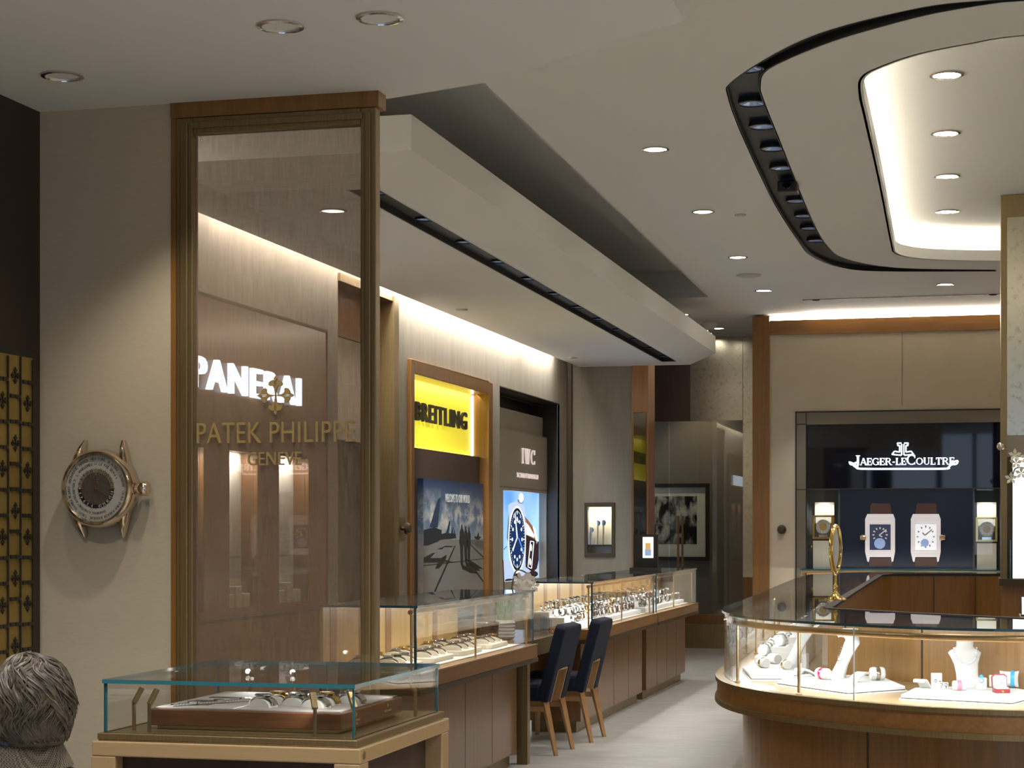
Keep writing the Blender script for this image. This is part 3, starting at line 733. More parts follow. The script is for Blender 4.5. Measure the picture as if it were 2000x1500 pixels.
b = MB(); b.fbox(fpo, a0, a1, zb_, zt_, -.05, 0); b.build('panel', pm, pt)
b = MB(); hz = q(400, 745)[1]
b.flat(fpo, [(a0, zb_), (a1, zb_), (a1, hz), (a0, hz)], .001, 0)
W = lambda pts, c, mi: b.flat(fpo, [q(x, y) for x, y in pts], c, mi)
W([(600, 780), (745, 860), (745, 760), (600, 745)], .0015, 1)                       # runway
for l in ([(430, 810), (442, 812), (225, 1310), (205, 1310)], [(600, 800), (610, 797), (745, 930), (745, 945)], [(95, 1022), (745, 948), (745, 955), (95, 1032)], [(560, 960), (570, 955), (745, 1190), (745, 1215)]): W(l, .002, 2)
W([(95, 640), (200, 610), (290, 640), (285, 740), (240, 770), (130, 810), (95, 805)], .003, 3)   # nearest jet
W([(160, 605), (250, 300), (275, 292), (272, 330), (245, 610)], .004, 4)
W([(270, 690), (330, 670), (440, 680), (445, 730), (330, 740), (270, 745)], .0035, 3)
W([(335, 680), (370, 545), (383, 538), (372, 640), (362, 685)], .004, 4); W([(390, 680), (405, 610), (414, 607), (410, 680)], .004, 4); W([(418, 680), (424, 640), (430, 640), (430, 680)], .004, 4)
W([(95, 940), (190, 890), (220, 888), (165, 945), (280, 945), (345, 908), (330, 965), (420, 990), (320, 985), (262, 1055), (220, 1058), (250, 992), (95, 995)], .003, 2)   # jet shadows
W([(240, 850), (330, 810), (415, 815), (400, 825), (320, 825), (290, 850)], .003, 2)
for (x, top, s, ft) in ((507, 580, 1.0, 1020), (550, 600, .9, 990), (584, 610, .85, 970)):           # three walkers and their shadows
    W([(x - 5, top), (x + 6, top), (x + 8, top + 45), (x - 6, top + 45)], .004, 2)
    W([(x - 9, top + 44), (x + 10, top + 44), (x + 22 * s, top + 80), (x + 22 * s, top + 190), (x + 16 * s, top + 230), (x + 14 * s, ft), (x - 8, ft), (x - 16 * s, top + 230), (x - 26 * s, top + 190), (x - 20 * s, top + 80)], .004, 2)
    W([(x, ft), (x + 14, ft - 3), (x + 130 * s, ft + 60), (x + 190 * s, ft + 95), (x + 90 * s, ft + 85), (x + 6, ft + 40)], .003, 2)
W([(640, 712), (672, 710), (688, 660), (694, 712), (722, 712), (690, 745), (668, 745)], .004, 2)
b.build('print', [plain('tarmac_print', (.23, .222, .205), .4), plain('runway_print', (.12, .12, .12), .4), plain('shadow_print', (.018, .017, .016), .4), plain('jet_print', (.008, .013, .022), .4), plain('tail_print', (.010, .032, .075), .4)], pt)
b = MB(); a, z0 = q(328, 300); a2, _ = q(594, 308); put_text(b, 'WELCOME TO OUR WORLD', fpo, a, z0 - .03, a2 - a, .075, .002, .01, c=.002); b.build('lettering', plain('poster_text', (.7, .7, .68), .5), pt)

# --- taupe unit with the lit watch picture
t = thing('display_cabinet', 'taupe wall unit in a dark recess with raised letters and a lit watch picture', 'display cabinet', (XL, (IWC[0] + IWC[1]) / 2, 0))
I0, I1, IT = IWC
taupe = plain('taupe_panel', (.40, .365, .30), .45)
b = MB(); b.fbox(fl, I0 - .02, I1 + .02, IT, IT + .02, -.36, -.025); b.fbox(fl, I1, I1 + .02, .3, IT, -.36, -.025); b.fbox(fl, I0 - .02, I0, .3, IT, -.36, -.025); b.fbox(fl, I0, I1, .3, IT, -.37, -.35)
b.fbox(fl, I0 - .004, I1 + .004, IT, IT + .012, -.02, .006); b.fbox(fl, I1, I1 + .012, .3, IT, -.02, .006); b.build('recess_lining', plain('dark_lining', (.028, .022, .015), .4), t)
XI = XL - .14; fi = FX(XI)
sA, sB = P3(XI, 983, 957), P3(XI, 1067, 965); zlo = P3(XI, 983, 1137)[1]
i1 = P3(XI, 1079, 860)[0]; zs = P3(XI, 1079, 857)[1]
b = fill([ar(I0 + .002, i1, .3, zs), ar(sA[0], sB[0], zlo, sA[1])], .10, fi, -.10); b.build('panel', taupe, t)
b = MB(); b.fbox(fi, I0 + .002, P3(XI - .05, 1071, 820)[0], zs, P3(XI - .05, 1000, 801)[1], -.19, -.05); b.build('upper_panel', taupe, t)
b = MB()
for z in (1.62,): b.fbox(fi, sB[0], i1, z, z + .006, -.002, .001)
b.fbox(fi, I0, i1, sA[1] + .03, sA[1] + .036, -.002, .001); b.fbox(fi, I0 + .01, i1 - .12, zs + .34, zs + .346, -.052, -.049); b.build('joint', M['bronzed'], t)
b = MB(); a, z0 = P3(XI, 1018, 905); a1, _ = P3(XI, 1043, 905)
serif(b, fi, [('I', 1, 0), ('W', 1, 0), ('C', 1, 0)], a, z0, a1 - a, .165, .002, .018, .22, wt=.5)
a, z0 = P3(XI, 1009, 932); a1, _ = P3(XI, 1050, 934); put_text(b, 'SCHAFFHAUSEN', fi, a, z0, a1 - a, .052, .010, .006, 1.25); b.build('lettering', plain('pale_rose_letters', (.86, .70, .66), .3, em=(1, .86, .82), es=.35), t)
XSc = XI - .085; fs_ = FX(XSc)
st = thing('screen', 'lit blue picture of a steel pilot watch in the taupe wall unit', 'screen', (XSc, (sA[0] + sB[0]) / 2, 1))
sm, snt, sb = _new('screen_blue'); S(sb, color=(0, 0, 0), rough=.3, es=1.0)
g1 = nz(snt, coords(snt, (1, 1, 1)), 1.1, 1, .4)
snt.links.new(ramp(snt, g1, [(.35, (.10, .30, .85)), (.65, (.36, .60, 1.0))]), sb.inputs['Emission Color'])
b = MB(); b.fbox(fs_, sA[0] - .01, sB[0] + .02, zlo - .02, sA[1] + .02, -.015, 0); b.build('panel', sm, st)
q = lambda x, y: P3(XSc, 960 + .1534 * x, 940 + .1534 * y)
b = MB()
def W(pts, c, mi): b.flat(fs_, [q(x, y) for x, y in pts], c, mi)
def EL(cx, cy, rx, ry, c, mi, tilt=0, n=36):
    W([(cx + rx * math.cos(2 * PI * k / n) + tilt * math.sin(2 * PI * k / n), cy + ry * math.sin(2 * PI * k / n)) for k in range(n)], c, mi)
a_l, a_r = (148, 1270), (605, 1200)
W([(150, 1000), (620, 1070), (620, 1215), (150, 1265)], .001, 3)                      # pale table
W([(195, 750), (215, 300), (240, 280), (330, 245), (420, 330), (450, 600), (430, 1000), (380, 1170), (300, 1175), (235, 1000)], .002, 8)   # case
W([(190, 720), (215, 380), (225, 700), (230, 830)], .0025, 1)
W([(420, 440), (520, 570), (580, 740), (560, 790), (440, 680)], .002, 5); W([(430, 520), (470, 560), (545, 690), (540, 720), (445, 680)], .0025, 0)
W([(435, 680), (560, 750), (600, 770), (598, 1000), (575, 1110), (520, 1160), (430, 1090)], .003, 6)
W([(520, 570), (555, 600), (590, 770), (570, 800)], .003, 0)
for l in ([(480, 760), (540, 760), (508, 1110), (468, 1090)],): pass
for (x0, y0, x1, y1) in ((490, 760, 535, 770), (535, 770, 505, 1110), (505, 1110, 460, 1090), (460, 1090, 492, 765)):
    dx, dy = x1 - x0, y1 - y0; L = math.hypot(dx, dy); nx, ny = -dy / L * 5, dx / L * 5
    W([(x0 + nx, y0 + ny), (x1 + nx, y1 + ny), (x1 - nx, y1 - ny), (x0 - nx, y0 - ny)], .004, 0)
EL(500, 845, 12, 45, .004, 0); EL(488, 1025, 12, 45, .004, 0)
EL(375, 210, 30, 62, .003, 0); EL(365, 255, 40, 30, .002, 1)
EL(322, 740, 112, 428, .003, 0); EL(322, 740, 100, 400, .0035, 2); EL(322, 740, 86, 345, .0038, 4)
for k in range(60):                                                                    # minute track and hour figures
    an = 2 * PI * k / 60; c_, s_ = math.cos(an), math.sin(an); big = k % 5 == 0
    r0, r1 = (.80, .93) if big else (.87, .92); w = 7 if big else 3
    W([(322 + 98 * r0 * c_ - w * s_ * .4, 740 + 395 * r0 * s_ + w * c_ * 1.3), (322 + 98 * r1 * c_ - w * s_ * .4, 740 + 395 * r1 * s_ + w * c_ * 1.3), (322 + 98 * r1 * c_ + w * s_ * .4, 740 + 395 * r1 * s_ - w * c_ * 1.3), (322 + 98 * r0 * c_ + w * s_ * .4, 740 + 395 * r0 * s_ - w * c_ * 1.3)], .0045, 0)
    if big: EL(322 + 62 * c_, 740 + 255 * s_, 9, 24, .0045, 0, n=10)
W([(288, 410), (298, 405), (328, 715), (300, 790), (275, 870), (265, 850), (312, 720)], .006, 0); W([(315, 450), (325, 455), (340, 520), (328, 530)], .005, 0)
W([(330, 720), (345, 720), (410, 900), (395, 905)], .005, 7)
W([(150, 860), (190, 820), (195, 830), (150, 880)], .004, 1); EL(230, 1262, 60, 22, .0015, 6); EL(325, 1210, 50, 40, .0015, 6); EL(530, 1180, 60, 40, .0015, 6)
E_ = lambda n, c, s: glow(n, c, s)
b.build('picture', [E_('scr_white', (.86, .93, 1), 1.15), E_('scr_grey', (.25, .35, .5), .5), E_('scr_black', (.008, .012, .03), 1), E_('scr_table', (.52, .64, .86), .8), E_('scr_dial', (.012, .03, .10), 1), E_('scr_tan', (.30, .13, .06), .8), E_('scr_strap', (.03, .018, .02), 1), E_('scr_blue', (.10, .28, .75), .9), E_('scr_case', (.46, .56, .74), .95)], st)
area('screen_spill', (XSc + .02, (sA[0] + sB[0]) / 2, 1.45), .9, 1.2, 6, (.5, .68, 1), (1, 0, 0), (0, 0, 1), parent=st)

# --- niche in the grey wall
t = thing('display_niche', 'small bronze framed lit niche of watches set in the grey wall', 'display niche', (0.5 * (nA.x + nB.x), YG, nB.z))
oA, oB = onY(1142, 982, YG), onY(1201, 1088, YG)
b = fill([ar(oA.x, oB.x, oB.z, oA.z), ar(nA.x, nB.x, nB.z, nA.z)], .02, fg, .0); b.build('frame', M['bronzed'], t)
b = MB(); b.fbox(fg, nA.x, nB.x, nB.z, nA.z, -.22, -.21); b.fbox(fg, nA.x - .01, nA.x, nB.z, nA.z, -.22, -.06); b.fbox(fg, nB.x, nB.x + .01, nB.z, nA.z, -.22, -.06); b.fbox(fg, nA.x, nB.x, nB.z - .01, nB.z, -.22, -.06); b.fbox(fg, nA.x, nB.x, nA.z, nA.z + .01, -.22, -.06)
b.build('lining', M['creamw'], t)
b = MB(); b.fbox(fg, nA.x, nB.x, nB.z + .075, nB.z + .095, -.21, -.0); b.build('ledge', M['black'], t)
b = MB(); b.fbox(fg, nA.x, nB.x, nB.z + .095, nA.z, -.012, -.006); b.build('pane', M['glass'], t)
area('niche_lamp', (.5 * (nA.x + nB.x), YG + .10, nA.z - .01), .2, .1, 1.1, WARM, (0, .3, -1), parent=t)
for k, (px, py) in enumerate(((1155, 1035), (1168, 1022), (1179, 1021))):
    p = onY(px, py, YG + .12); b = MB(); b.tube([(p.x, p.y, nB.z + .095), (p.x, p.y, p.z - .03)], .012, 8); b.ell(p, .022, .014, .045, 10, 6); b.lathe([(.034, 0), (.034, .012), (0, .014)], n=12, fr=Fr((p.x, p.y - .016, p.z), (1, 0, 0), (0, 0, 1)))
    tag(b.build('watch_on_stand', M['steel'], smooth=True), 'steel watch on a thin stand, %s in the lit niche' % ('left and lowest', 'in the middle', 'rightmost')[k], 'watch', 'watches in the wall niche')

# ================================================================== FAR END PICTURE
pa, pb_ = onY(1240, 945, 24.55), onY(1385, 1095, 24.55); fk = FY(24.6)
t = thing('framed_photograph', 'large framed black and white photograph behind the smoked glass doors', 'picture', (.5 * (pa.x + pb_.x), 24.59, pb_.z))
b = fill([ar(pa.x, pb_.x, pb_.z, pa.z), ar(pa.x + .05, pb_.x - .05, pb_.z + .05, pa.z - .05)], .05, fk, .0); b.build('frame', M['black'], t)
b = MB(); b.fbox(fk, pa.x + .05, pb_.x - .05, pb_.z + .05, pa.z - .05, .0, .02); b.build('mat_board', plain('mat_board', (.75, .70, .58), .8), t)
pm2 = mottled('photo_print', (.005, .005, .005), (.62, .58, .50), 5, .3, (1.6, 1, .8), contrast=(.46, .62), bs=0)
b = MB(); b.fbox(fk, pa.x + .2, pb_.x - .17, pb_.z + .22, pa.z - .17, .02, .022); b.build('print', pm2, t)
spot('lamp', (-3.4, 23.9, 3.9), 110, WARM, (-3.8, 24.6, 1.5), 60, .7)  # unseen spot added to brighten the wall behind the doors

# ================================================================== STONE WALL UNIT (right)
fq = FY(YJ)
t = thing('display_cabinet', 'dark glass wall unit with white illuminated lettering in the stone wall', 'display cabinet', (-.85, YJ, .9))
o0 = onY(1555, 808, YJ)
b = fill([ar(o0.x, .40, .9, 2.84), ar(OP[0], OP[1], .9, OP[2])], .03, fq, -.015); b.build('surround', plain('taupe_bronze', (.20, .17, .125), .5, .3), t)
b = MB()
for a in ((o0.x - .008, .41, 2.835, 2.85), (o0.x - .008, o0.x + .006, .9, 2.84), (OP[0] - .006, OP[0] + .004, .9, 2.84), (o0.x, OP[0], OP[2], OP[2] + .01), (o0.x, OP[0], 1.955, 1.965)): b.fbox(fq, a[0], a[1], a[2], a[3], .0, .018)
b.build('dark_trim_line', M['black'], t)  # dark metal trim around the opening
b = MB(); b.fbox(fq, OP[0], OP[1], 1.97, OP[2], -.06, -.02); b.build('header_glass', M['blackglass'], t)
N0, N1 = onY(1640, 985, YJ).x, onY(1900, 985, YJ).x
b = MB(); b.fbox(fq, N0, N1, .9, 1.965, -.10, -.05); b.build('centre_panel', plain('navy_panel', (.006, .012, .035), .25), t)
b = MB(); b.fbox(fq, OP[0], N0, .9, 1.965, -.42, -.40); b.fbox(fq, OP[0], N0, 1.955, 1.965, -.42, -.05); b.fbox(fq, N0 - .02, N0, .9, 1.955, -.40, -.06); b.fbox(fq, OP[0] - .02, OP[0], .9, 1.955, -.40, -.1); b.build('niche_lining', plain('niche_grey', (.10, .105, .115), .25), t)
b = MB(); b.fbox(fq, N1, OP[1], .9, 1.965, -.42, -.40); b.fbox(fq, N1, OP[1], 1.955, 1.965, -.42, -.05); b.fbox(fq, N1, N1 + .02, .9, 1.955, -.40, -.06); b.fbox(fq, OP[1], OP[1] + .02, .9, 1.955, -.40, -.1); b.build('niche_lining', MATS['niche_grey'], t)
b = MB(); b.fbox(fq, OP[0], N0 - .02, .9, 1.955, -.03, -.024); b.build('pane', M['glass'], t); b = MB(); b.fbox(fq, N1 + .02, OP[1], .9, 1.955, -.03, -.024); b.build('pane', M['glass'], t)
jl = lambda x, y: (lambda p: (p.x, p.z))(onY(1480 + .28 * x, 780 + .28 * y, YJ))
b = MB(); a, z0 = jl(672, 460); a1, z1 = jl(1372, 455); h = jl(0, 395)[1] - jl(0, 460)[1]
sm_ = .74
serif(b, fq, [('J', 1.12, -.08)] + [(c, sm_, 0) for c in 'AEGER-'] + [('L', sm_, 0), ('E', sm_, 0), ('C', 1.05, 0)] + [(c, sm_, 0) for c in 'OULTRE'], a, z0, a1 - a, h, .0, .02, .05)
pth = [jl(x, y) for x, y in [(1350, 440), (1392, 430), (1385, 450), (1350, 455), (1330, 475), (1300, 484), (1000, 485), (720, 484), (695, 472), (668, 450), (642, 440), (655, 455), (690, 440)]]
b.wall(fq, smoothpath(pth, 4), .0, .018, .02)
for mir in (1, -1):                                                                     # anchor mark over the name
    mp = lambda x, y: jl(1012 + mir * x, y)
    for pts in ([(10, 305), (38, 305)], [(38, 305), (34, 322), (22, 322)], [(22, 322), (22, 368)], [(22, 368), (58, 362)], [(58, 362), (76, 384)], [(76, 384), (10, 390)], [(8, 312), (8, 388)]):
        b.wall(fq, [mp(*p) for p in pts], .0, .018, .013)
b.build('lettering', M['wht'], t)
# two watches of the backlit picture, raised, its light put into their colours
for k, (dx, dk) in enumerate(((0, True), (318, False))):
    fw = Fr((0, YJ + .05, 0), (1, 0, 0), (0, 0, 1))
    j2 = lambda x, y: (lambda p: (p.x, p.z))(onY(1480 + .28 * (x + dx), 780 + .28 * y, YJ + .05))
    wt = thing('pictured_watch', 'backlit picture of a large rectangular watch with %s on the navy panel' % ('dark grey dial' if dk else 'white dial'), 'display watch', (j2(852, 0)[0], YJ + .05, 1.05), 0, 'backlit watch pictures on the navy panel')
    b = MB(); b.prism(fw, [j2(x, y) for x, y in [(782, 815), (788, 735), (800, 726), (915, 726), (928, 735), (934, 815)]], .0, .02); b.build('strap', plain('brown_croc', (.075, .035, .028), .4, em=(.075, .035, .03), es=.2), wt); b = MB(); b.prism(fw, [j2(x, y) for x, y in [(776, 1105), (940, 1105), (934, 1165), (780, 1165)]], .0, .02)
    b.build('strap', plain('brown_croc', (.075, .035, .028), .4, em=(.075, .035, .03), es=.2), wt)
    b = MB(); b.prism(fw, [j2(x, y) for x, y in [(765, 800), (945, 800), (958, 835), (958, 1065), (945, 1130), (935, 1135), (930, 1100), (782, 1100), (775, 1135), (765, 1130), (750, 1065), (750, 835)]], .0, .03)
    for y in (855, 1068): b.prism(fw, [j2(x, yy) for x, yy in [(770, y), (940, y), (940, y + 6), (770, y + 6)]], .03, .034)
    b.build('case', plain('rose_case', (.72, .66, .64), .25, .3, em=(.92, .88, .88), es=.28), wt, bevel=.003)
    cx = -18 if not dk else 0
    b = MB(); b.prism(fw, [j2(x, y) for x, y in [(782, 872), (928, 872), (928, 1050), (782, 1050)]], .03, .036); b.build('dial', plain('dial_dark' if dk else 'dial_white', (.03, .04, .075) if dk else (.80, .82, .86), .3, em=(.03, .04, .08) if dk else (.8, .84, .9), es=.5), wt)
    b = MB()
    for m_ in range(12):
        an = 2 * PI * m_ / 12; r0, r1 = (40, 54) if dk else (56, 68)
        sx_, sy_ = (1, 1) if dk else (.92, 1.15)
        cy_ = 945 if dk else 958
        x0, y0_ = 854 + r0 * math.cos(an) * sx_, cy_ + r0 * math.sin(an) * sy_; x1, y1_ = 854 + r1 * math.cos(an) * sx_, cy_ + r1 * math.sin(an) * sy_
        b.wall(fw, [j2(x0, y0_), j2(x1, y1_)], .036, .038, .014)
    for hx, hy in ((898, 908), (832, 930) if not dk else (870, 960)): b.wall(fw, [j2(848, 948), j2(hx, hy)], .038, .041, .012)
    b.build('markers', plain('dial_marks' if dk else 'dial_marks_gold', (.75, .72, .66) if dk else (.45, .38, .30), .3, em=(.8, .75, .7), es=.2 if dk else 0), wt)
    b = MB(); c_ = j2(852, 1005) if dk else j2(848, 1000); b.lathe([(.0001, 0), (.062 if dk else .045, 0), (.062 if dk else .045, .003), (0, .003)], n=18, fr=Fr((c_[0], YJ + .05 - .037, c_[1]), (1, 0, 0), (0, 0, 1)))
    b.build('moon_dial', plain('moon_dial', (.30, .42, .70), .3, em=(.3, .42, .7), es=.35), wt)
    b = MB(); side = -1 if dk else 1; c_ = j2(852 + side * 118, 965); b.lathe([(.03, -.03), (.036, -.02), (.036, .03), (.03, .035)], n=14, fr=Fr((c_[0], YJ + .035, c_[1]), (0, 1, 0), (0, 0, 1))); b.build('crown', M['chrome'], wt, smooth=True)
# side niches: cream pedestal, clock, glass shelf of watches
for k, (px0, px1, pyc) in enumerate(((1590, 1628, 1050), (1908, 1946, 1055))):
    p0, p1 = onY(px0, 983, YJ + .2), onY(px1, pyc, YJ + .2); x0, x1 = p0.x, p1.x; xc = (x0 + x1) / 2
    b = MB(); b.box(x0, x1, YJ + .30, YJ + .36, .9, onY(px0, 981, YJ + .3).z); tag(b.build('backdrop_panel', M['creamw']), 'cream lit backdrop panel behind the clock in the %s niche' % ('left', 'right')[k], 'panel', 'niche backdrops')
    b = MB(); b.box(x0, x1, YJ + .06, YJ + .29, .9, p1.z - .035); tag(b.build('pedestal', M['creamw']), 'cream pedestal under the gold clock in the %s niche' % ('left', 'right')[k], 'pedestal', 'niche pedestals')
    ct = thing('mantel_clock', 'square gilt clock with round dial in the %s niche of the dark unit' % ('left', 'right')[k], 'clock', (xc, YJ + .14, p1.z - .035), 0, 'clocks in the wall unit')
    zb0 = p1.z - .035; hh = .27; hw = .105
    b = MB(); b.box(xc - hw - .02, xc + hw + .02, YJ + .07, YJ + .24, zb0, zb0 + .02); b.build('base', M['black'], ct)
    b = MB()
    for sx_ in (-1, 1):
        for yy in (YJ + .08, YJ + .22): b.box(xc + sx_ * hw - .011, xc + sx_ * hw + .011, yy - .011, yy + .011, zb0 + .02, zb0 + hh)
    b.box(xc - hw - .012, xc + hw + .012, YJ + .068, YJ + .232, zb0 + hh, zb0 + hh + .02); b.box(xc - hw, xc + hw, YJ + .07, YJ + .23, zb0 + .02, zb0 + .04); b.build('frame', M['gold'], ct)
    b = MB(); fr = Fr((xc, YJ + .12, zb0 + .16), (1, 0, 0), (0, 0, 1)); b.lathe([(.045, 0), (.082, 0), (.082, .012), (.045, .012)], n=24, fr=fr); b.build('dial', M['white'], ct)
    b = MB(); b.lathe([(.0, .0), (.044, 0), (.044, .006), (0, .008)], n=20, fr=fr)
    for m_ in range(12):
        an = 2 * PI * m_ / 12; b.wall(fr, [(.06 * math.cos(an), .06 * math.sin(an)), (.075 * math.cos(an), .075 * math.sin(an))], .012, .015, .006)
    b.build('movement', M['goldmat'], ct)
    b = MB(); b.box(xc - .05, xc + .05, YJ + .1, YJ + .18, zb0 + .04, zb0 + .07); b.build('balance', M['steel'], ct)
    spot('lamp', (xc, YJ + .02, 1.94), 9 * K_CASE, NEUT, (xc, YJ + .3, 1.4), 90, .6, .02)
b = MB(); zsh = onY(1590, 1075, YJ + .15).z; b.box(OP[0] + .005, onY(1604, 0, YJ + .2).x - .005, YJ + .1, YJ + .25, zsh, zsh + .01); tag(b.build('glass_shelf', M['glasst']), 'small glass shelf of watches left of the left clock', 'shelf')
for k in range(6):
    x = OP[0] + .045 + .052 * (k % 3); z = (zsh + .01) if k < 3 else .9 + (.0)
    b = MB(); b.lathe([(.022, -.01), (.026, 0), (.022, .01)], n=12, fr=Fr((x, YJ + .17, z + .03), (1, 0, 0), (0, 0, 1))); b.ell((x, YJ + .155, z + .03), .02, .008, .02, 10, 6)
    tag(b.build('wristwatch', M['steel'] if k % 2 else M['gold'], smooth=True), '%s watch, %s on the %s level left of the left clock' % ('steel' if k % 2 else 'gilt', ORD[k % 3], 'shelf' if k < 3 else 'lower'), 'watch', 'watches left of the clock')
# knob on the stone
t = thing('bell_push', 'round dark bell push on the stone wall left of the dark unit', 'bell push', (onY(1527, 1034, YJ).x, YJ, 1.5))
b = MB(); b.lathe([(.05, 0), (.052, .012), (.03, .02), (.034, .045), (0, .055)], n=18, fr=Fr((onY(1527, 1034, YJ).x, YJ - .001, onY(1527, 1034, YJ).z), (1, 0, 0), (0, 0, 1))); b.build('button', M['bronzed'], t, smooth=True)

# --- wall counter under it
cx0, cx1 = onY(1562, 1108, 20.5).x, .22
t = thing('display_counter', 'low walnut counter with glass top under the dark wall unit', 'counter', ((cx0 + cx1) / 2, 20.8, 0), 0)
b = MB(); b.box(cx0 + .06, cx1, 20.58, YJ - .02, 0, .72); b.build('base', M['wood'], t)
b = MB(); b.box(cx0, cx1 + .02, 20.5, YJ - .02, .72, .80); b.build('deck', M['woodh'], t)
b = MB(); b.box(cx0, cx1 + .02, 20.5, YJ - .03, 1.055, 1.07, 0, 1); b.build('glass_top', [M['glasst'], M['edge']], t)
b = MB(); b.box(cx0 + .01, cx1, 20.505, 20.513, .80, 1.055); b.box(cx0 + .005, cx0 + .012, 20.513, YJ - .04, .80, 1.055); b.build('glass_front', M['glass'], t)
b = MB(); b.tube([(cx0 + .02, 20.53, 1.04), (cx1, 20.53, 1.04)], .014); b.build('rail', M['brass'], t)
b = MB(); b.box(cx0 + .02, cx1, YJ - .09, YJ - .05, .80, 1.055); b.build('back_panel', M['teak'], t)
area('counter_lamp', ((cx0 + cx1) / 2, 20.56, 1.035), 1.9, .02, 16 * K_CASE, NEUT, (0, .5, -1), (1, 0, 0), parent=t)
for k in range(14):  # bracelets added in place of a row of reflected light dots
    x = cx0 + .15 + k * (cx1 - cx0 - .3) / 13; b = MB(); b.lathe([(.03, -.012), (.034, 0), (.03, .012)], n=12, fr=Fr((x, 20.75, .834), (1, .2, 0), (0, 0, 1)))
    tag(b.build('bracelet', M['steel'], smooth=True), 'added silver bracelet, %s from the left in the counter under the dark wall unit' % ORD[k], 'bracelet', 'added bracelets in the wall counter')

# ================================================================== MIRRORED PILLAR at the right edge
YQ = 15.7; fz = FY(YQ); X0 = onY(1956, 600, YQ).x; Z0 = 4.256
t = thing('pillar', 'bronze edged pillar with antique mirror and a bright white display niche', 'pillar', (X0 + .45, YQ + .3, 0))
zz = lambda y: onY(1980, y, YQ).z
X1 = X0 + .9
xm = onY(1967, 600, YQ).x
b = MB(); b.box(X0, X1, YQ + .02, YQ + .6, zz(850), Z0); b.box(X0, X1, YQ + .25, YQ + .6, zz(1135), zz(850)); b.build('core', M['bronzed'], t)
b = MB(); b.fbox(fz, X0 - .004, xm, zz(1135), Z0, -.6, .0); b.fbox(fz, xm, X1, zz(424), Z0, -.02, .0); b.build('edge_trim', M['bronze'], t)
b = MB(); b.fbox(fz, xm, X1, zz(850), zz(424), -.02, -.006); b.build('mirror', M['mirror'], t)
b = MB(); b.fbox(fz, xm, X1, zz(892), zz(850), -.25, .01); b.build('lintel', plain('taupe_lintel', (.22, .185, .14), .5), t)
b = MB(); b.fbox(fz, xm + .045, X1, zz(1130), zz(892), -.25, -.22); b.build('light_panel', glow('white_niche', (.93, 1, .98), 1.5), t)
b = MB(); b.fbox(fz, xm, xm + .045, zz(1130), zz(892), -.25, -.01); b.build('dark_jamb', M['bronzed'], t)
b = MB(); b.fbox(fz, X0 - .02, X1, zz(1143), zz(1130), -.6, .12); b.build('shelf', M['bronzed'], t)
b = MB(); b.box(X0, X1, YQ - .06, YQ + .6, 0, zz(1143)); b.build('cabinet', M['wood'], t)
b = MB(); b.fbox(fz, xm + .02, xm + .03, zz(1130), zz(1055), -.05, .09); b.fbox(fz, xm + .14, xm + .15, zz(1130), zz(1055), -.05, .09); b.build('glass_fin', M['edge'], t)
t = thing('crystal_knob', 'clear round knob on the bronze edge of the mirrored pillar', 'knob', (X0, YQ, zz(872)))
p = onY(1955, 872, YQ - .05); b = MB(); b.ell(p, .035, .035, .035, 16, 10); b.build('ball', M['steelw'], t, smooth=True)
b = MB(); b.tube([(p.x + .02, YQ + .0, p.z), p], .012); b.build('stem', M['bronzed'], t)
# orchid spray in the niche
def orchid_flower(b, c, s, mi=0, dirv=(0, -1, .1)):
    fr = Fr(c, Vector(dirv).cross((0, 0, 1)) * -1, (0, 0, 1)) if False else Fr(c, (1, 0, 0), (0, .1, 1))
    for k in range(5):
        an = 2 * PI * k / 5 + .3; c_, s_ = math.cos(an), math.sin(an)
        po = [(0, 0), (s * .55 * c_ - s * .28 * s_, s * .55 * s_ + s * .28 * c_), (s * c_, s * s_), (s * .55 * c_ + s * .28 * s_, s * .55 * s_ - s * .28 * c_)]
        vs = [fr(x, y, .004 + .25 * math.hypot(x, y) * (j != 0)) for j, (x, y) in enumerate(po)] ; vs2 = [v - fr.n * .003 for v in vs]
        b.add(vs + vs2, [(0, 1, 2, 3), (7, 6, 5, 4), (0, 4, 5, 1), (1, 5, 6, 2), (2, 6, 7, 3), (3, 7, 4, 0)], mi)
t = thing('orchid', 'cut orchid spray in the white niche of the mirrored pillar', 'flower', (xm + .12, YQ - .05, zz(1130)))
b = MB(); sp = [(xm + .22, YQ - .03, zz(1130)), (xm + .21, YQ - .04, zz(1000)), (xm + .17, YQ - .06, zz(925)), (xm + .07, YQ - .07, zz(915)), (xm + .04, YQ - .08, zz(935))]
b.tube(smoothpath(sp, 6), .006, 6); b.build('stem', plain('stem_green', (.10, .14, .04), .6), t)
b = MB()
for k, (dx, y) in enumerate(((.03, 935), (.07, 905), (.11, 925), (.15, 895), (.06, 890), (.19, 915))): orchid_flower(b, (xm + dx, YQ - .09, zz(y)), .055)
b.build('petals', plain('orchid_petals', (.78, .72, .60), .6), t)
b = MB(); b.lathe([(.03, 0), (.045, .08), (.03, .17), (.02, .2)], (xm + .22, YQ - .03, zz(1130)), 14); b.build('vase', M['glasst'], t, smooth=True)
# staff desk with a propped white tablet in front of the pillar
b = MB(); zd = onY(1990, 1203, 14.0).z; b.box(.28, 1.2, 13.7, 14.4, 0, zd); tag(b.build('staff_desk', M['wood']), 'low walnut staff desk before the mirrored pillar', 'desk')
t = thing('tablet', 'white tablet propped at a slant on the staff desk', 'tablet', (.4, 13.9, zd))
b = MB(); fr = Fr((.285, 13.95, zd), (1, 0, 0), (.0, .5, .85)); b.fbox(fr, .0, .22, .0, .16, 0, .012); b.build('body', M['black'], t)
b = MB(); b.fbox(fr, .008, .212, .008, .152, .012, .014); b.build('screen', glow('tablet_white', (.95, .97, 1), .8), t)

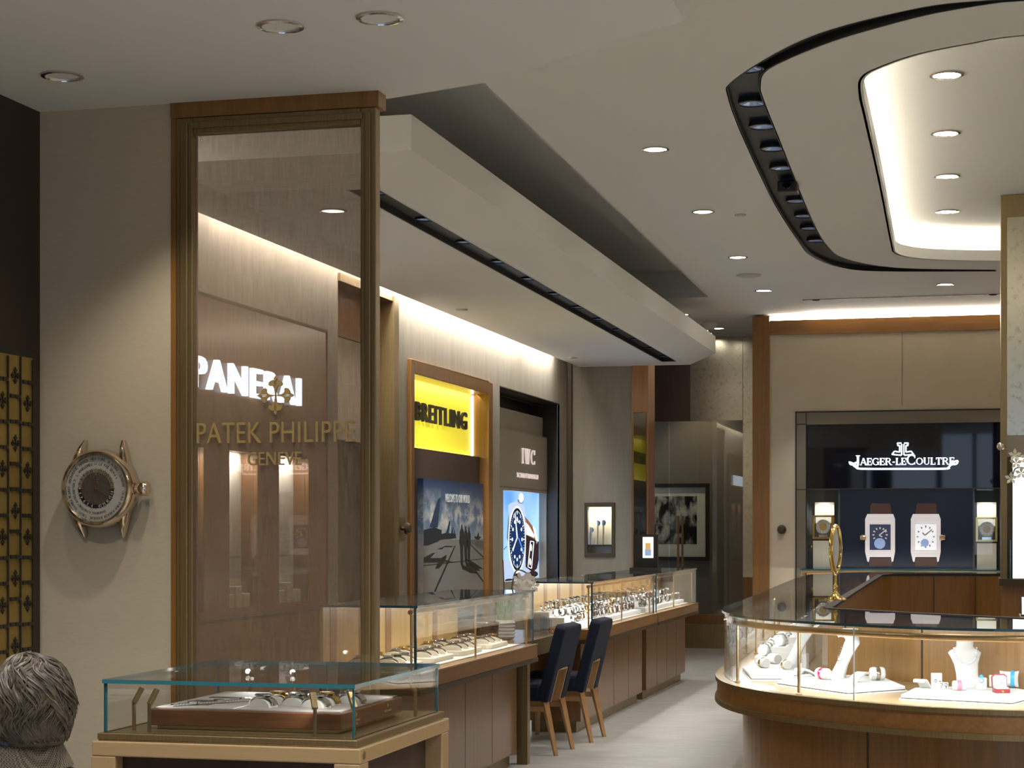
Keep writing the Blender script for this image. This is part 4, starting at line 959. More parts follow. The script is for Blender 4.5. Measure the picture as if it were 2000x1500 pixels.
# ================================================================== WATCH PROTOTYPES
def make_watch(name, strap_m, case_m, dial_m, kind):
    """worn-shape watch: strap arc in the local YZ plane, dial facing up (arch) or towards -Y (ring)"""
    t = thing(name, 'wristwatch', 'watch')
    r = .030; b = MB()
    if kind == 'arch':
        pts = [(0, r * 1.15 * math.cos(a), r * math.sin(a) + .004) for a in [R(x) for x in range(0, 181, 15)]]
        cc = Fr((0, 0, r + .006), (1, 0, 0), (0, 1, 0))
    else:
        pts = [(0, r * 1.1 * math.cos(a), r + .004 + r * math.sin(a)) for a in [R(x) for x in range(0, 361, 20)]]
        cc = Fr((0, -.012, 2 * r + .002), (1, 0, 0), (0, .93, .35))
    L = len(pts); vs = []; fs = []
    for i, p in enumerate(pts):
        p = Vector(p); d = Vector((0, p.y, p.z - (r + .004 if kind != 'arch' else .004))).normalized(); wd = .010 if kind == 'arch' else .0095
        vs += [p + Vector((-wd, 0, 0)), p + Vector((wd, 0, 0)), p + Vector((wd, 0, 0)) + d * .003, p + Vector((-wd, 0, 0)) + d * .003]
    for i in range(L - 1):
        for k in range(4): fs.append((4 * i + k, 4 * i + (k + 1) % 4, 4 * i + 4 + (k + 1) % 4, 4 * i + 4 + k))
    if kind == 'arch': fs += [(3, 2, 1, 0), (4 * L - 4, 4 * L - 3, 4 * L - 2, 4 * L - 1)]
    b.add(vs, fs); b.build('strap', strap_m, t, local=True)
    b = MB(); b.lathe([(.017, 0), (.0205, .003), (.0205, .007), (.018, .0095), (.0165, .0095), (.016, .008)], n=20, fr=cc)
    b.box(.019, .025, -.002, .002, cc.o.z + .003, cc.o.z + .0065); b.build('case', case_m, t, local=True, smooth=True)
    b = MB(); b.lathe([(0, .0086), (.0162, .0084)], n=20, fr=cc); b.build('dial', dial_m, t, local=True)
    b = MB()
    for k in range(12):
        an = 2 * PI * k / 12; b.wall(cc, [(.011 * math.cos(an), .011 * math.sin(an)), (.0145 * math.cos(an), .0145 * math.sin(an))], .0088, .0092, .0012)
    b.wall(cc, [(0, 0), (.006, .007)], .0092, .0096, .0014); b.wall(cc, [(0, 0), (-.004, .011)], .0096, .0099, .001)
    b.build('hands', M['steel'] if dial_m is not M['white'] else M['bronzed'], t, local=True)
    return t
dialb = plain('dial_blue', (.02, .04, .12), .2); dialk = plain('dial_black', (.012, .012, .014), .2)
VAR = [('steel watch', M['steel'], M['steel'], dialk), ('dark strapped watch', M['leather'], M['steel'], M['white']), ('blue dialled watch', M['steel'], M['steel'], dialb), ('gold watch', M['gold'], M['gold'], M['white'])]
PROTO = {}
def watch(kind, v, loc, rot, label, group):
    key = (kind, v)
    if key not in PROTO:
        t = make_watch('wristwatch', VAR[v][1], VAR[v][2], VAR[v][3], kind); PROTO[key] = t
        t.location = loc; t.rotation_euler = rot; t['label'] = label; t['group'] = group; return t
    return dup(PROTO[key], loc, rot, label, group)

# ================================================================== COUNTERS ALONG THE AISLE
XC, XB = -2.75, -3.27; ZD, ZG = .77, 1.118
def counter(y0, y1, label, lamps, end_far=True):
    t = thing('display_counter', label, 'counter', ((XC + XB) / 2, (y0 + y1) / 2, 0))
    b = MB(); b.box(XB, -2.86, y0 + .10, y1 - .03, .085, .665); n = max(4, int((y1 - y0) / .55))
    for k in range(1, n): y = y0 + .1 + k * (y1 - y0 - .13) / n; b.box(-2.8605, -2.859, y - .002, y + .002, .09, .66, 1)
    b.build('base', [M['woodred'], M['darkpanel']], t)
    b = MB(); b.box(XB + .03, -2.90, y0 + .13, y1 - .06, 0, .085); b.build('kick_plinth', M['bronze'], t)
    b = MB(); b.box(XB - .01, XC + .02, y0, y1, .69, ZD); b.build('deck', M['woody'], t, bevel=.004)
    b = MB(); b.box(XB - .012, XC + .024, y0 - .004, y1 + .004, .665, .69); b.build('edge_strip', M['bronzed'], t)
    b = MB(); b.box(XC + .0, XC + .024, y0, y1, ZD, ZD + .006); b.build('bronze_strip', M['brass'], t)
    b = MB(); b.box(XB, XC + .005, y0 + .01, y1 - .005, ZG - .012, ZG, 0, 1); b.build('glass_top', [M['glasst'], M['edged']], t)
    b = MB(); b.box(XC - .012, XC - .004, y0 + .012, y1 - .008, ZD + .004, ZG - .012, 0); b.build('glass_front', M['glass'], t)
    b = MB(); b.box(XB + .02, XC - .006, y0 + .012, y0 + .02, ZD + .004, ZG - .012, 0); b.box(XC - .014, XC - .002, y0 + .010, y0 + .022, ZD + .004, ZG - .012, 1); b.build('glass_end', [M['glass'], M['edged']], t)
    if end_far:
        b = MB(); b.box(XB + .02, XC - .006, y1 - .018, y1 - .01, ZD + .004, ZG - .012, 0); b.box(XC - .012, XC - .004, y1 - .02, y1 - .008, ZD + .004, ZG - .012, 1); b.build('glass_end', [M['glass'], M['edged']], t)
    b = MB(); b.box(XB + .0, XB + .018, y0 + .02, y1 - .02, ZD, ZG - .014, 0)
    y = y0 + .12
    while y < y1 - .12: b.box(XB + .017, XB + .020, y, y + .10, ZD, ZG - .015, 1); y += .46
    b.build('back_panel', [M['ash'], M['wood']], t)
    b = MB(); b.tube([(XC - .04, y0 + .03, ZG - .035), (XC - .04, y1 - .03, ZG - .035)], .013, 10); b.build('rail', M['brass'], t, smooth=True)
    for y in (y0 + .05, (y0 + y1) / 2, y1 - .05):
        b = MB(); b.tube([(XC - .04, y, ZD), (XC - .04, y, ZG - .035)], .0065, 8); b.build('post', M['brass'], t, smooth=True)
    for k in range(lamps):
        L = (y1 - y0) / lamps; area('counter_lamp', (XC - .045, y0 + L * (k + .5), ZG - .052), .02, L * .9, (3.0 if y0 < 10 else 4.6) * L * K_CASE, NEUT, (-.45, 0, -1), parent=t)
    b = MB(); b.box(XB + .03, XC - .08, y0 + .05, y1 - .05, ZD + .001, ZD + .006); b.build('liner', M['creamw'], t)
    return t
counter(8.86, 11.40, 'walnut watch counter nearest the camera with four cream trays under glass', 2)
counter(13.21, 15.88, 'middle walnut watch counter beyond the blue chairs, heaped with watches', 2)
counter(15.96, 18.3, 'farthest walnut counter of the aisle row, carrying a lit picture stand', 2)

# cream trays of watches in the first counter
for ti, y in enumerate((8.93, 9.52, 10.13, 10.74)):
    td = ['nearest', 'second', 'third', 'farthest'][ti]
    t = thing('watch_tray', 'cream tray of six watches, %s from the camera in the first counter' % td, 'tray', (-3.02, y + .25, ZD + .006), 0, 'cream watch trays')
    b = MB(); b.prism(FZ, [(-2.90, y + .03), (-2.87, y + .06), (-2.87, y + .44), (-2.90, y + .47), (-3.20, y + .47), (-3.20, y + .03)], ZD + .0065, ZD + .035); b.build('board', M['cream'], t, bevel=.004)
    for rI, x in enumerate((-2.96, -3.11)):
        for k in range(3):
            yy = y + .11 + .14 * k; b = MB()
            fr = Fr((x, yy, ZD + .035), (1, 0, 0), (0, 1, 0)); f2 = Fr((x, yy, ZD + .035), (0, 1, 0), (0, 0, 1))
            b.prism(Fr((x, yy, ZD + .035), (-1, 0, 0), (0, 0, 1)), [(.064 * math.cos(R(a)) * 1.0, 0.031 * math.sin(R(a))) for a in range(0, 181, 15)], -.022, .022); b.build('cushion', M['cream'], t, smooth=True)
            v = (0, 1, 0, 2, 0, 3)[(rI * 3 + k + ti) % 6]
            w_ = watch('arch', v, (x + .004, yy, ZD + .037), (0, R(10), PI / 2), '%s, %s in the %s row of the %s cream tray' % (VAR[v][0], ORD[k], ('front', 'back')[rI], td), 'watches on cream trays')
            w_.scale = (1.4, 1.5, .98)

# stepped white platforms heaped with watches in the middle and far counters
def platform(y0, y1, label, rows, per, who):
    t = thing('stepped_platform', label, 'platform', (-3.0, (y0 + y1) / 2, ZD + .006))
    hs = [.035, .075, .115]
    b = MB()
    for k, h in enumerate(hs[:rows]): b.box(-2.86 - .115 * k - (.115 if k < rows - 1 else .14), -2.86 - .115 * k, y0, y1, ZD + .0065, ZD + .0065 + h)
    b.build('body', M['white'], t, bevel=.003)
    for k in range(rows):
        for j in range(per):
            y = y0 + .07 + (y1 - y0 - .14) * j / (per - 1) + random.uniform(-.012, .012); v = random.choice((0, 0, 0, 1, 2, 2, 3, 1))
            watch('ring', v, (-2.92 - .115 * k + random.uniform(-.012, .012), y, ZD + .0068 + hs[k]), (0, 0, R(62 + random.uniform(-25, 25))),
                  '%s, %s from the near end, %s step of the %s' % (VAR[v][0], ORD[j], ('front', 'middle', 'back')[k], who), 'watches heaped in the %s' % who)
platform(13.27, 15.8, 'white stepped platform crowded with watches in the middle counter', 3, 17, 'middle counter')
platform(16.03, 18.2, 'white stepped platform crowded with watches in the farthest counter', 3, 14, 'farthest counter')

# lit picture stand on the far counter
p = onZ(1285, 1096, ZG); t = thing('picture_stand', 'small black stand with a lit watch picture on the farthest counter', 'picture stand', (-3.02, 17.1, ZG))
fr = Fr((-3.18, 17.0, ZG), (1, 0, 0), (0, 0, 1))
b = MB(); b.fbox(fr, -.0, .27, .0, .03, -.14, .03); b.build('base', M['black'], t)
b = MB(); b.fbox(fr, .02, .25, .03, .34, -.10, -.06); b.build('frame', M['black'], t)
b = MB(); b.fbox(fr, .11, .21, .12, .315, -.06, -.055); b.fbox(fr, .13, .19, .14, .20, -.055, -.053, 1); b.fbox(fr, .135, .185, .20, .26, -.055, -.053, 2); b.build('lit_picture', [glow('stand_white', (1, .95, .92), 1.3), glow('stand_grey', (.3, .4, .6), .8), glow('stand_gold', (.7, .4, .12), .8)], t)

# ================================================================== DESK AND CHAIRS
t = thing('consultation_desk', 'bronze legged desk between the first and middle counters', 'desk', (-3.05, 12.3, 0))
b = MB(); b.box(-3.36, -2.875, 11.43, 13.17, .72, .765); b.build('desk_top', M['woody'], t, bevel=.003)
b = MB(); b.box(-2.895, -2.872, 11.43, 13.17, .66, .768); b.build('apron', M['bronze'], t)
for x, y in ((-2.84, 11.47), (-3.32, 11.475), (-3.32, 13.12)):
    b = MB(); b.box(x - .035, x + .035, y - .035, y + .035, 0, .72 if x < -3 else .768); b.build('leg', M['bronze'], t)
b = MB(); b.box(-3.34, -3.32, 11.52, 13.08, .1, .72); b.build('modesty_panel', M['darkpanel'], t)

ch_legs = wood('beech_leg', (.42, .22, .085), (.55, .30, .12), rough=.4)
def make_chair():
    t = thing('dining_chair', 'navy high backed chair', 'chair')
    # faces -x ; back on the +x side
    b = MB(); b.box(-.235, .20, -.225, .225, .36, .475); b.build('seat', M['navy'], t, local=True, bevel=.025)
    f = Fr((.20, 0, .36), (0, 1, 0), (.13, 0, .52)); W_ = .225; H = .525; NW, NH = .10, .235
    outer = [(-W_, 0), (-NW - .02, 0), (-NW - .02, NH - .02), (NW + .0, NH), (NW + .0, 0), (W_, 0), (W_ - .02, H - .02), (W_ - .05, H), (-W_ + .05, H), (-W_ + .02, H - .02)]
    b = MB(); b.prism(f, outer, -.03, .045); b.build('backrest', M['navy'], t, local=True, bevel=.014)
    b = MB(); b.wall(f, [(-NW - .012, 0), (-NW - .012, NH - .012), (NW - .008, NH - .010), (NW - .008, 0)], -.026, .041, .012); b.build('notch_trim', ch_legs, t, local=True)
    for sy in (-1, 1):
        b = MB(); yb = sy * .185
        b.loft([((.30, sy * .195, 0), (.016, 0, 0), (0, .016, 0)), ((.245, sy * .188, .25), (.024, 0, 0), (0, .024, 0)), ((.205, yb, .42), (.028, 0, 0), (0, .028, 0))], n=4); b.build('leg', ch_legs, t, local=True)
        b = MB(); b.loft([((-.20, sy * .19, 0), (.016, 0, 0), (0, .016, 0)), ((-.195, sy * .185, .37), (.026, 0, 0), (0, .026, 0))], n=4); b.build('leg', ch_legs, t, local=True)
        b = MB(); b.box(-.18, .22, sy * .19 - .009, sy * .19 + .009, .29, .325); b.build('stretcher', ch_legs, t, local=True)
    return t
c0 = make_chair(); c0.location = (-3.015, 12.14, 0); c0.rotation_euler = (0, 0, R(-4)); c0['label'] = 'navy high backed chair with beech legs, nearer of the pair at the desk'; c0['group'] = 'navy chairs'
dup(c0, (-2.95, 12.93, 0), R(-2), 'navy high backed chair with beech legs, farther of the pair at the desk')

# things on the desk
zt_ = .766
t = thing('orchid_pot', 'white ribbed pot with tall grassy leaves and drooping white orchid on the desk', 'potted plant', (-3.10, 12.0, zt_))
b = MB(); pr = [(.06, 0)]
for k in range(5): pr += [(.075, .012 + .032 * k), (.086, .024 + .032 * k), (.076, .036 + .032 * k)]
pr += [(.07, .18), (.06, .18), (.058, .16)]
pr = [(r_ * .86, h_ * .72) for r_, h_ in pr]; b.lathe(pr, (-3.10, 12.0, zt_), 24); b.build('pot', plain('white_ceramic', (.80, .80, .80), .25, coat=.4), t, smooth=True)
b = MB()
for k in range(46):
    an = random.uniform(0, 2 * PI); rr = random.uniform(0, .045); h = random.uniform(.09, .17); bx, by = -3.10 + rr * math.cos(an), 12.0 + rr * math.sin(an); lx, ly = .035 * math.cos(an), .035 * math.sin(an)
    b.tube([(bx, by, zt_ + .115), (bx + lx * .4, by + ly * .4, zt_ + .125 + h * .6), (bx + lx, by + ly, zt_ + .125 + h)], [.008, .007, .001], 4)
b.build('leaves', plain('grass_green', (.17, .34, .05), .6), t)
b = MB(); s0 = (-3.10, 12.0, zt_ + .115); b.tube(smoothpath([s0, (-3.06, 12.0, 1.05), (-3.04, 12.06, 1.22), (-2.98, 12.16, 1.20), (-2.95, 12.22, 1.12)], 5), .005, 6); b.tube([(-3.09, 11.98, zt_ + .115), (-3.10, 11.95, 1.3)], .004, 6); b.build('stem', plain('orchid_stem', (.10, .06, .03), .6), t)
b = MB()
for k in range(16):
    orchid_flower(b, (-2.99 + random.uniform(-.04, .06), 12.06 + random.uniform(-.10, .16), 1.115 + random.uniform(-.045, .06)), .048)
b.build('flowers', plain('white_petals', (.88, .85, .82), .6), t)
b = MB(); b.lathe([(.07, 0), (.082, .02), (.085, .11), (.09, .125), (.082, .13), (.075, .11)], (-3.15, 11.70, zt_), 22); tag(b.build('bowl', plain('black_lacquer', (.02, .012, .010), .15, coat=.6), smooth=True), 'black lacquer bowl on the desk left of the white ribbed pot', 'bowl')
acr = thin_glass('acrylic', (.90, .92, .95), .12)
for k in range(6):
    y = 12.18 + .07 * k; b = MB(); b.box(-3.02, -2.90, y, y + .014, zt_, zt_ + .17 - .012 * k); tag(b.build('acrylic_block', acr), 'clear acrylic stand on the desk, %s from the white ribbed pot' % ORD[k], 'acrylic stand', 'acrylic stands on the desk')
for k in range(4):
    c = (-2.93, 12.68 + .06 * k, zt_ + .026 + .0); b = MB(); b.lathe([(.02, -.012), (.026, 0), (.02, .012)], n=12, fr=Fr(c, (1, .5, 0), (0, 0, 1))); tag(b.build('bracelet', M['steel'] if k % 2 else M['gold'], smooth=True), '%s bracelet standing on the desk, %s from the near end' % ('silver' if k % 2 else 'gold', ORD[k]), 'bracelet', 'bracelets on the desk')

# ================================================================== CURVED JEWELLERY ISLAND
O = [(1.1, 8.80), (.6, 8.52), (.19, 8.44), (-.05, 8.46), (-.28, 8.53), (-.52, 8.68), (-.76, 8.87), (-1.0, 9.12), (-1.2, 9.46), (-1.33, 9.87), (-1.40, 10.36), (-1.43, 11.2), (-1.47, 12.6), (-1.56, 15), (-1.63, 17.3), (-1.62, 18.3), (-1.45, 18.95), (-1.1, 19.3), (-.5, 19.45), (1.1, 19.5)]
O = smoothpath(O, 4)
I_ = [(1.1, 9.38), (.6, 9.38), (.2, 9.46), (-.30, 9.88), (-.80, 10.36), (-.84, 10.5), (-.88, 13), (-.95, 18.2), (-.88, 18.62), (-.6, 18.85), (.12, 18.92), (1.1, 18.97)]
Z0_, Z1_ = .70, 1.062
t = isl = thing('jewellery_island', 'curved walnut island counter with glass vitrine full of jewellery', 'counter', (-.4, 13.5, 0))
U = lambda d, e=0: offset(O, d) + offset(I_, e)[::-1]
b = MB(); b.prism(FZ, U(-.11), .09, .575); b.build('base', M['wood'], t)
b = MB(); b.prism(FZ, U(-.17, .04), 0, .09); b.build('kick_plinth', M['bronzed'], t)
b = MB(); b.prism(FZ, U(.03), .595, .685); b.build('lip', M['woody'], t)
b = MB(); b.wall(FZ, offset(O, .02), .57, .597, .045); b.build('lower_trim', M['bronze'], t)
b = MB(); b.wall(FZ, offset(O, .02), .682, .705, .04); b.build('upper_trim', M['bronze'], t)
b = MB(); b.prism(FZ, U(-.0), .684, Z0_); b.build('deck', M['oak'], t)
b = MB(); b.prism(FZ, U(.005, -.03), Z1_ - .012, Z1_, 0, 1); b.build('glass_top', [M['glasst'], M['edged']], t)
b = MB(); b.wall(FZ, offset(O, -.012), Z0_ + .005, Z1_ - .012, .008); b.build('glass_front', M['glass'], t)
b = MB(); rp = offset(O, -.04); b.tube([(x, y, 1.017) for x, y in rp], .0165, 10); b.build('rail', M['brass'], t, smooth=True)
for i in range(0, len(rp)):
    pass
def near_O(px): # rail point closest to a view column
    return min(rp, key=lambda p: abs(((p[0] * math.cos(TH) + p[1] * math.sin(TH)) / (-p[0] * math.sin(TH) + p[1] * math.cos(TH)) * FOC + 1000) - px) + (0 if p[1] < 10.2 else 500))
posts = [near_O(1552), near_O(1441), (-1.40, 11.9), (-1.44, 13.4), (-1.50, 15.2), (-1.57, 17.0), (.75, 8.63)]
for x, y in posts:
    b = MB(); b.tube([(x, y, Z0_), (x, y, 1.017)], .0075, 8); b.lathe([(.016, 0), (.016, .006), (.008, .01)], (x, y, Z0_), 12); b.build('post', M['brass'], t, smooth=True)
b = MB(); sm = min(offset(O, -.012), key=lambda p: abs(((p[0] * math.cos(TH) + p[1] * math.sin(TH)) / (-p[0] * math.sin(TH) + p[1] * math.cos(TH)) * FOC + 1000) - 1679) + (0 if p[1] < 10.2 else 500))
b.box(sm[0] - .003, sm[0] + .003, sm[1] - .008, sm[1] + .004, Z0_ + .005, Z1_ - .012); b.build('pane_joint', plain('pale_glass_edge', (.55, .60, .60), .2), t)
b = MB(); b.wall(FZ, offset(I_, .012), Z0_, Z1_ - .012, .024); b.build('inner_wall', M['teak'], t)
b = MB(); b.wall(FZ, offset(I_, -.012), .09, Z1_ - .02, .022); b.build('staff_side', M['wood'], t)
b = MB(); b.wall(FZ, offset(I_, -.005), Z1_ - .02, Z1_ + .004, .05); b.build('top_edge', M['dark'], t)
b = MB()
def col_of(p): return (p[0] * math.cos(TH) + p[1] * math.sin(TH)) / (-p[0] * math.sin(TH) + p[1] * math.cos(TH)) * FOC + 1000
iw = [(.2 - k / 100, 9.46 + k * .0084 if k <= 50 else 9.88 + (k - 50) * .0096) for k in range(100)]
iw = offset(iw, .026)
for px in (1800, 1652):
    q_ = min(iw, key=lambda p: abs(col_of(p) - px)); b.box(q_[0] - .004, q_[0] + .004, q_[1] - .004, q_[1] + .004, Z0_, Z1_ - .02)
for px in (1688,):
    q_ = min(offset(O, -.108), key=lambda p: abs(((p[0] * math.cos(TH) + p[1] * math.sin(TH)) / (-p[0] * math.sin(TH) + p[1] * math.cos(TH)) * FOC + 1000) - px) + (0 if p[1] < 10.2 else 500)); b.box(q_[0] - .003, q_[0] + .003, q_[1] - .004, q_[1] + .004, .09, .57)
for x in (-.45, -.05): b.box(x - .003, x + .003, 18.83, 18.90 - .002, .1, 1.04)
b.build('panel_joint', M['dark'], t)
# lamps under the front edge of the glass
for x, y, dx, dy in ((.55, 8.62, 0, 1), (.05, 8.57, 0, 1), (-.42, 8.72, .3, 1), (-.83, 9.05, .7, .8), (-1.17, 9.6, 1, .5)):
    area('vitrine_lamp', (x, y, 1.0), .5, .02, 3.6 * K_CASE, COOL, (dx * .45, dy * .45, -1), (dy, -dx, 0), parent=t)
for y in (11.2, 13.2, 15.2, 17.2):
    area('vitrine_lamp', (-1.38 - (y - 10.4) * .026, y, 1.0), .02, 1.9, 7 * K_CASE, COOL, (.4, 0, -1), parent=t)

zi = lambda x, y: onZ(1390 + .305 * x, 1080 + .305 * y, Z0_ + .02)
def board(pts, label):
    P = [(p.x, p.y) for p in (zi(*q_) for q_ in pts)]
    cx_, cy_ = sum(p[0] for p in P) / len(P), sum(p[1] for p in P) / len(P)
    t = thing('display_tray', label, 'tray', (cx_, cy_, Z0_), 0, 'white jewellery trays')
    b = MB(); b.prism(FZ, [(cx_ + (x - cx_) * 1.03, cy_ + (y - cy_) * 1.03) for x, y in P], Z0_, Z0_ + .005); b.build('underlay', M['white'], t)
    b = MB(); b.prism(FZ, P, Z0_ + .005, Z0_ + .008); b.build('rim', M['bronzed'], t)
    b = MB(); b.prism(FZ, P, Z0_ + .008, Z0_ + .024); b.build('board', M['white'], t, bevel=.003)
board([(420, 822), (520, 790), (640, 775), (1090, 795), (1240, 858), (870, 884)], 'white angled jewellery tray with a bust, left of centre in the island')
board([(1212, 912), (1300, 868), (1420, 858), (1960, 872), (2110, 900), (1925, 948)], 'white angled jewellery tray with a bust and a red ring box in the island')
board([(198, 735), (330, 700), (520, 690), (625, 725), (560, 793), (255, 793)], 'white angled jewellery tray in the curved left corner of the island')
ZT = Z0_ + .0242
def bust(loc, rz, label, s=1.0):
    t = thing('jewellery_bust', label, 'jewellery bust', loc, rz, 'white jewellery busts')
    b = MB(); b.loft([((0, -.048, 0), .064, .040), ((0, -.046, .012), .062, .036), ((0, -.022, .07), .060, .024), ((0, .002, .12), .066, .020), ((0, .020, .155), .079, .019), ((0, .034, .18), .091, .019), ((0, .038, .192), .080, .024), ((0, .036, .202), .060, .032), ((0, .032, .215), .046, .038), ((0, .026, .258), .045, .040)], n=28); b.build('form', M['white'], t, local=True, smooth=True)
    b = MB(); b.lathe([(.0, .0), (.047, 0), (.047, .004), (0, .005)], (0, .026, .2575), 24, sy=.88); b.build('neck_cap', M['white'], t, local=True)
    t.scale = (s, s, s); return t
def beads(name, loc, rz, label, n, rx, drop, size, mt, s=1):
    t = thing(name, label, 'necklace', loc, rz)
    b = MB()
    for k in range(n):
        a = -1 + 2 * k / (n - 1); x = rx * math.sin(a * PI / 2) * 1.0; z = .207 - drop * math.cos(a * PI / 2) ** .9
        y = -.023 + (z - .12) * .55 if abs(a) < .8 else .018
        b.ell((x * s, y * s, z * s), size, size, size, 8, 5)
    b.build('beads', mt, t, local=True, smooth=True)
crys = plain('crystal', (.92, .94, 1), .05, .25, coat=1)
pB = onZ(1887, 1340, ZT); bust((pB.x, pB.y, ZT), R(14), 'white jewellery bust with a crystal necklace, rightmost in the island', .91); beads('necklace', (pB.x, pB.y, ZT), R(14), 'crystal bead necklace on the rightmost white bust', 31, .062, .085, .0045, crys, .91)
pA = zi(860, 800); bust((pA.x, pA.y, ZT), R(-62), 'white jewellery bust turned left on the central angled tray', .98)
beads('necklace', (pA.x, pA.y, ZT), R(-62), 'fine silver necklace on the central white bust', 25, .060, .12, .003, M['steel'], .98)
pC = zi(560, 740); bust((pC.x, pC.y, ZT), R(-65), 'white jewellery bust turned left in the curved corner of the island', 1.05)
def item(name, px, py, mk, label, cat, rz=0):
    p = zi(px, py); t = thing(name, label, cat, (p.x, p.y, ZT), rz); mk(t); return t
def roll(col=None, L=.075, r=.026):
    def mk(t):
        b = MB(); f = Fr((-L / 2, 0, r), (0, 1, 0), (0, 0, 1)); b.lathe([(r * .9, 0), (r, .008), (r, L - .008), (r * .9, L)], n=20, fr=f, caps=True); b.build('roll', M['white'], t, local=True, smooth=True)
        if col: b = MB(); f = Fr((-.012, 0, r), (0, 1, 0), (0, 0, 1)); b.lathe([(r * 1.01, 0), (r * 1.08, .004), (r * 1.08, .018), (r * 1.01, .022)], n=24, fr=f); b.build('bangle', col, t, local=True, smooth=True)
    return mk
def blk(w_, d, h, deco=None):
    def mk(t):
        b = MB(); b.box(-w_ / 2, w_ / 2, -d / 2, d / 2, 0, h); b.build('block', M['white'], t, local=True, bevel=.003)
        if deco:
            for k, (x, z) in enumerate(deco[1]):
                b = MB(); b.lathe([(.006, 0), (.0085, .002), (.006, .004)], n=12, fr=Fr((x, -d / 2 - .001, z), (1, 0, 0), (0, 0, 1))); b.ell((x, -d / 2 - .003, z - .012), .004, .003, .005, 8, 5); b.build('earring', deco[0], t, local=True, smooth=True)
    return mk
def arch(w_, L, h):
    def mk(t):
        b = MB(); pr = [(L * (k / 10 - .5), h * math.sin(PI * (k / 10) * .62 + .02)) for k in range(11)]
        b.prism(Fr((0, 0, 0), (-1, 0, 0), (0, 0, 1)), pr + [(x, max(z - .012, 0)) for x, z in pr[::-1]], -w_ / 2, w_ / 2); b.build('ramp', M['white'], t, local=True, smooth=True)
    return mk
def pillow(col):
    def mk(t):
        b = MB(); n = 10; vs = []; fs = []
        for sgn in (1, -1):
            o_ = len(vs)
            for i in range(n + 1):
                for j in range(n + 1):
                    u, v_ = i / n * 2 - 1, j / n * 2 - 1; th_ = .020 * (1 - abs(u) ** 3) * (1 - abs(v_) ** 3)
                    pin = 1 - .10 * (1 - u * u) * abs(v_) - 0; pin2 = 1 - .10 * (1 - v_ * v_) * abs(u)
                    vs.append((.047 * u * pin2, sgn * th_, .043 + .040 * v_ * pin))
            for i in range(n):
                for j in range(n): k = o_ + i * (n + 1) + j; fs.append((k, k + 1, k + n + 2, k + n + 1))
        b.add(vs, fs); o = b.build('cushion', M['white'], t, local=True, smooth=True)
        b = MB(); b.lathe([(.0225, -.009), (.0235, 0), (.0225, .009)], n=24, fr=Fr((.018, 0, .043), (0, 1, 0), (0, 0, 1)), sy=1.85); b.build('bracelet', col, t, local=True, smooth=True)
    return mk
blue = plain('turquoise', (.06, .42, .72), .3); pink = plain('pink_enamel', (.80, .25, .32), .4); redl = plain('red_leather', (.30, .022, .03), .4); ruby = plain('ruby', (.55, .02, .08), .2, coat=1)
item('display_ramp', 1350, 875, arch(.055, .10, .05), 'white curved ramp at the left of the tray with the red ring box', 'display stand', R(70))
item('earring_stand', 1440, 862, blk(.052, .02, .068, (M['steel'], [(-.008, .03), (.014, .022)])), 'white upright card with silver earrings beside the curved ramp', 'display stand', R(10))
item('earring_stand', 1485, 876, blk(.045, .02, .032, (M['steel'], [(-.012, .022), (.010, .022)])), 'low white block with silver earrings in front of the upright card', 'display stand', R(5))
item('bracelet_roll', 1585, 886, roll(pink, .062, .024), 'small white roll with a pink band in front of the rightmost bust', 'bracelet roll', R(10))
item('ring_stand', 1728, 880, blk(.048, .03, .058), 'white block with a blue ring right of the rightmost bust', 'display stand', R(8))
p = zi(1728, 880); b = MB(); b.ell((p.x, p.y - .004, ZT + .064), .011, .008, .010, 8, 6); b.lathe([(.009, -.002), (.011, 0), (.009, .002)], n=12, fr=Fr((p.x, p.y - .018, ZT + .045), (1, 0, 0), (0, 0, 1))); tag(b.build('ring', blue, smooth=True), 'turquoise ring on the white block right of the rightmost bust', 'ring')
item('ring_stand', 1800, 862, blk(.035, .02, .058, (blue, [(.0, .04)])), 'slim white block with a blue earring behind the red ring box', 'display stand')
item('bracelet_cushion', 1905, 868, pillow(blue), 'white cushion with a turquoise bracelet behind the red ring box', 'cushion', R(-10))
def ringbox(t):
    b = MB(); b.prism(FZ, [(-.036, -.025), (-.028, -.033), (.028, -.033), (.036, -.025), (.036, .033), (-.036, .033)], 0, .018); b.build('box_base', redl, t, local=True, bevel=.002)
    b = MB(); b.box(-.030, .030, -.027, .028, .018, .028); b.build('ring_pad', M['white'], t, local=True, bevel=.004)
    f = Fr((0, .033, .018), (1, 0, 0), (0, .25, 1)); oct_ = lambda s: [(-.036 * s, .004), (.036 * s, .004), (.036 * s, .055 * s + .004), (.024 * s, .070 * s), (-.024 * s, .070 * s), (-.036 * s, .055 * s + .004)]
    b = MB(); b.prism(f, oct_(1), -.014, .004); b.build('lid', redl, t, local=True, bevel=.002)
    b = MB(); b.prism(f, oct_(.88), .004, .007); b.build('lid_lining', plain('pale_satin', (.70, .74, .84), .35), t, local=True)
    b = MB(); b.box(-.005, .005, -.0355, -.033, .004, .014); b.build('clasp', M['gold'], t, local=True)
    b = MB(); b.lathe([(.008, -.0015), (.0095, 0), (.008, .0015)], n=14, fr=Fr((0, -.002, .036), (1, 0, 0), (0, 0, 1))); b.ell((0, -.003, .047), .004, .004, .004, 8, 5); b.build('ring', M['steel'], t, local=True, smooth=True)
item('ring_box', 1855, 900, ringbox, 'open red ring box on the right white tray', 'ring box', R(12))
item('display_ramp', 610, 795, arch(.05, .12, .045), 'white curved ramp at the left of the central tray', 'display stand', R(30))
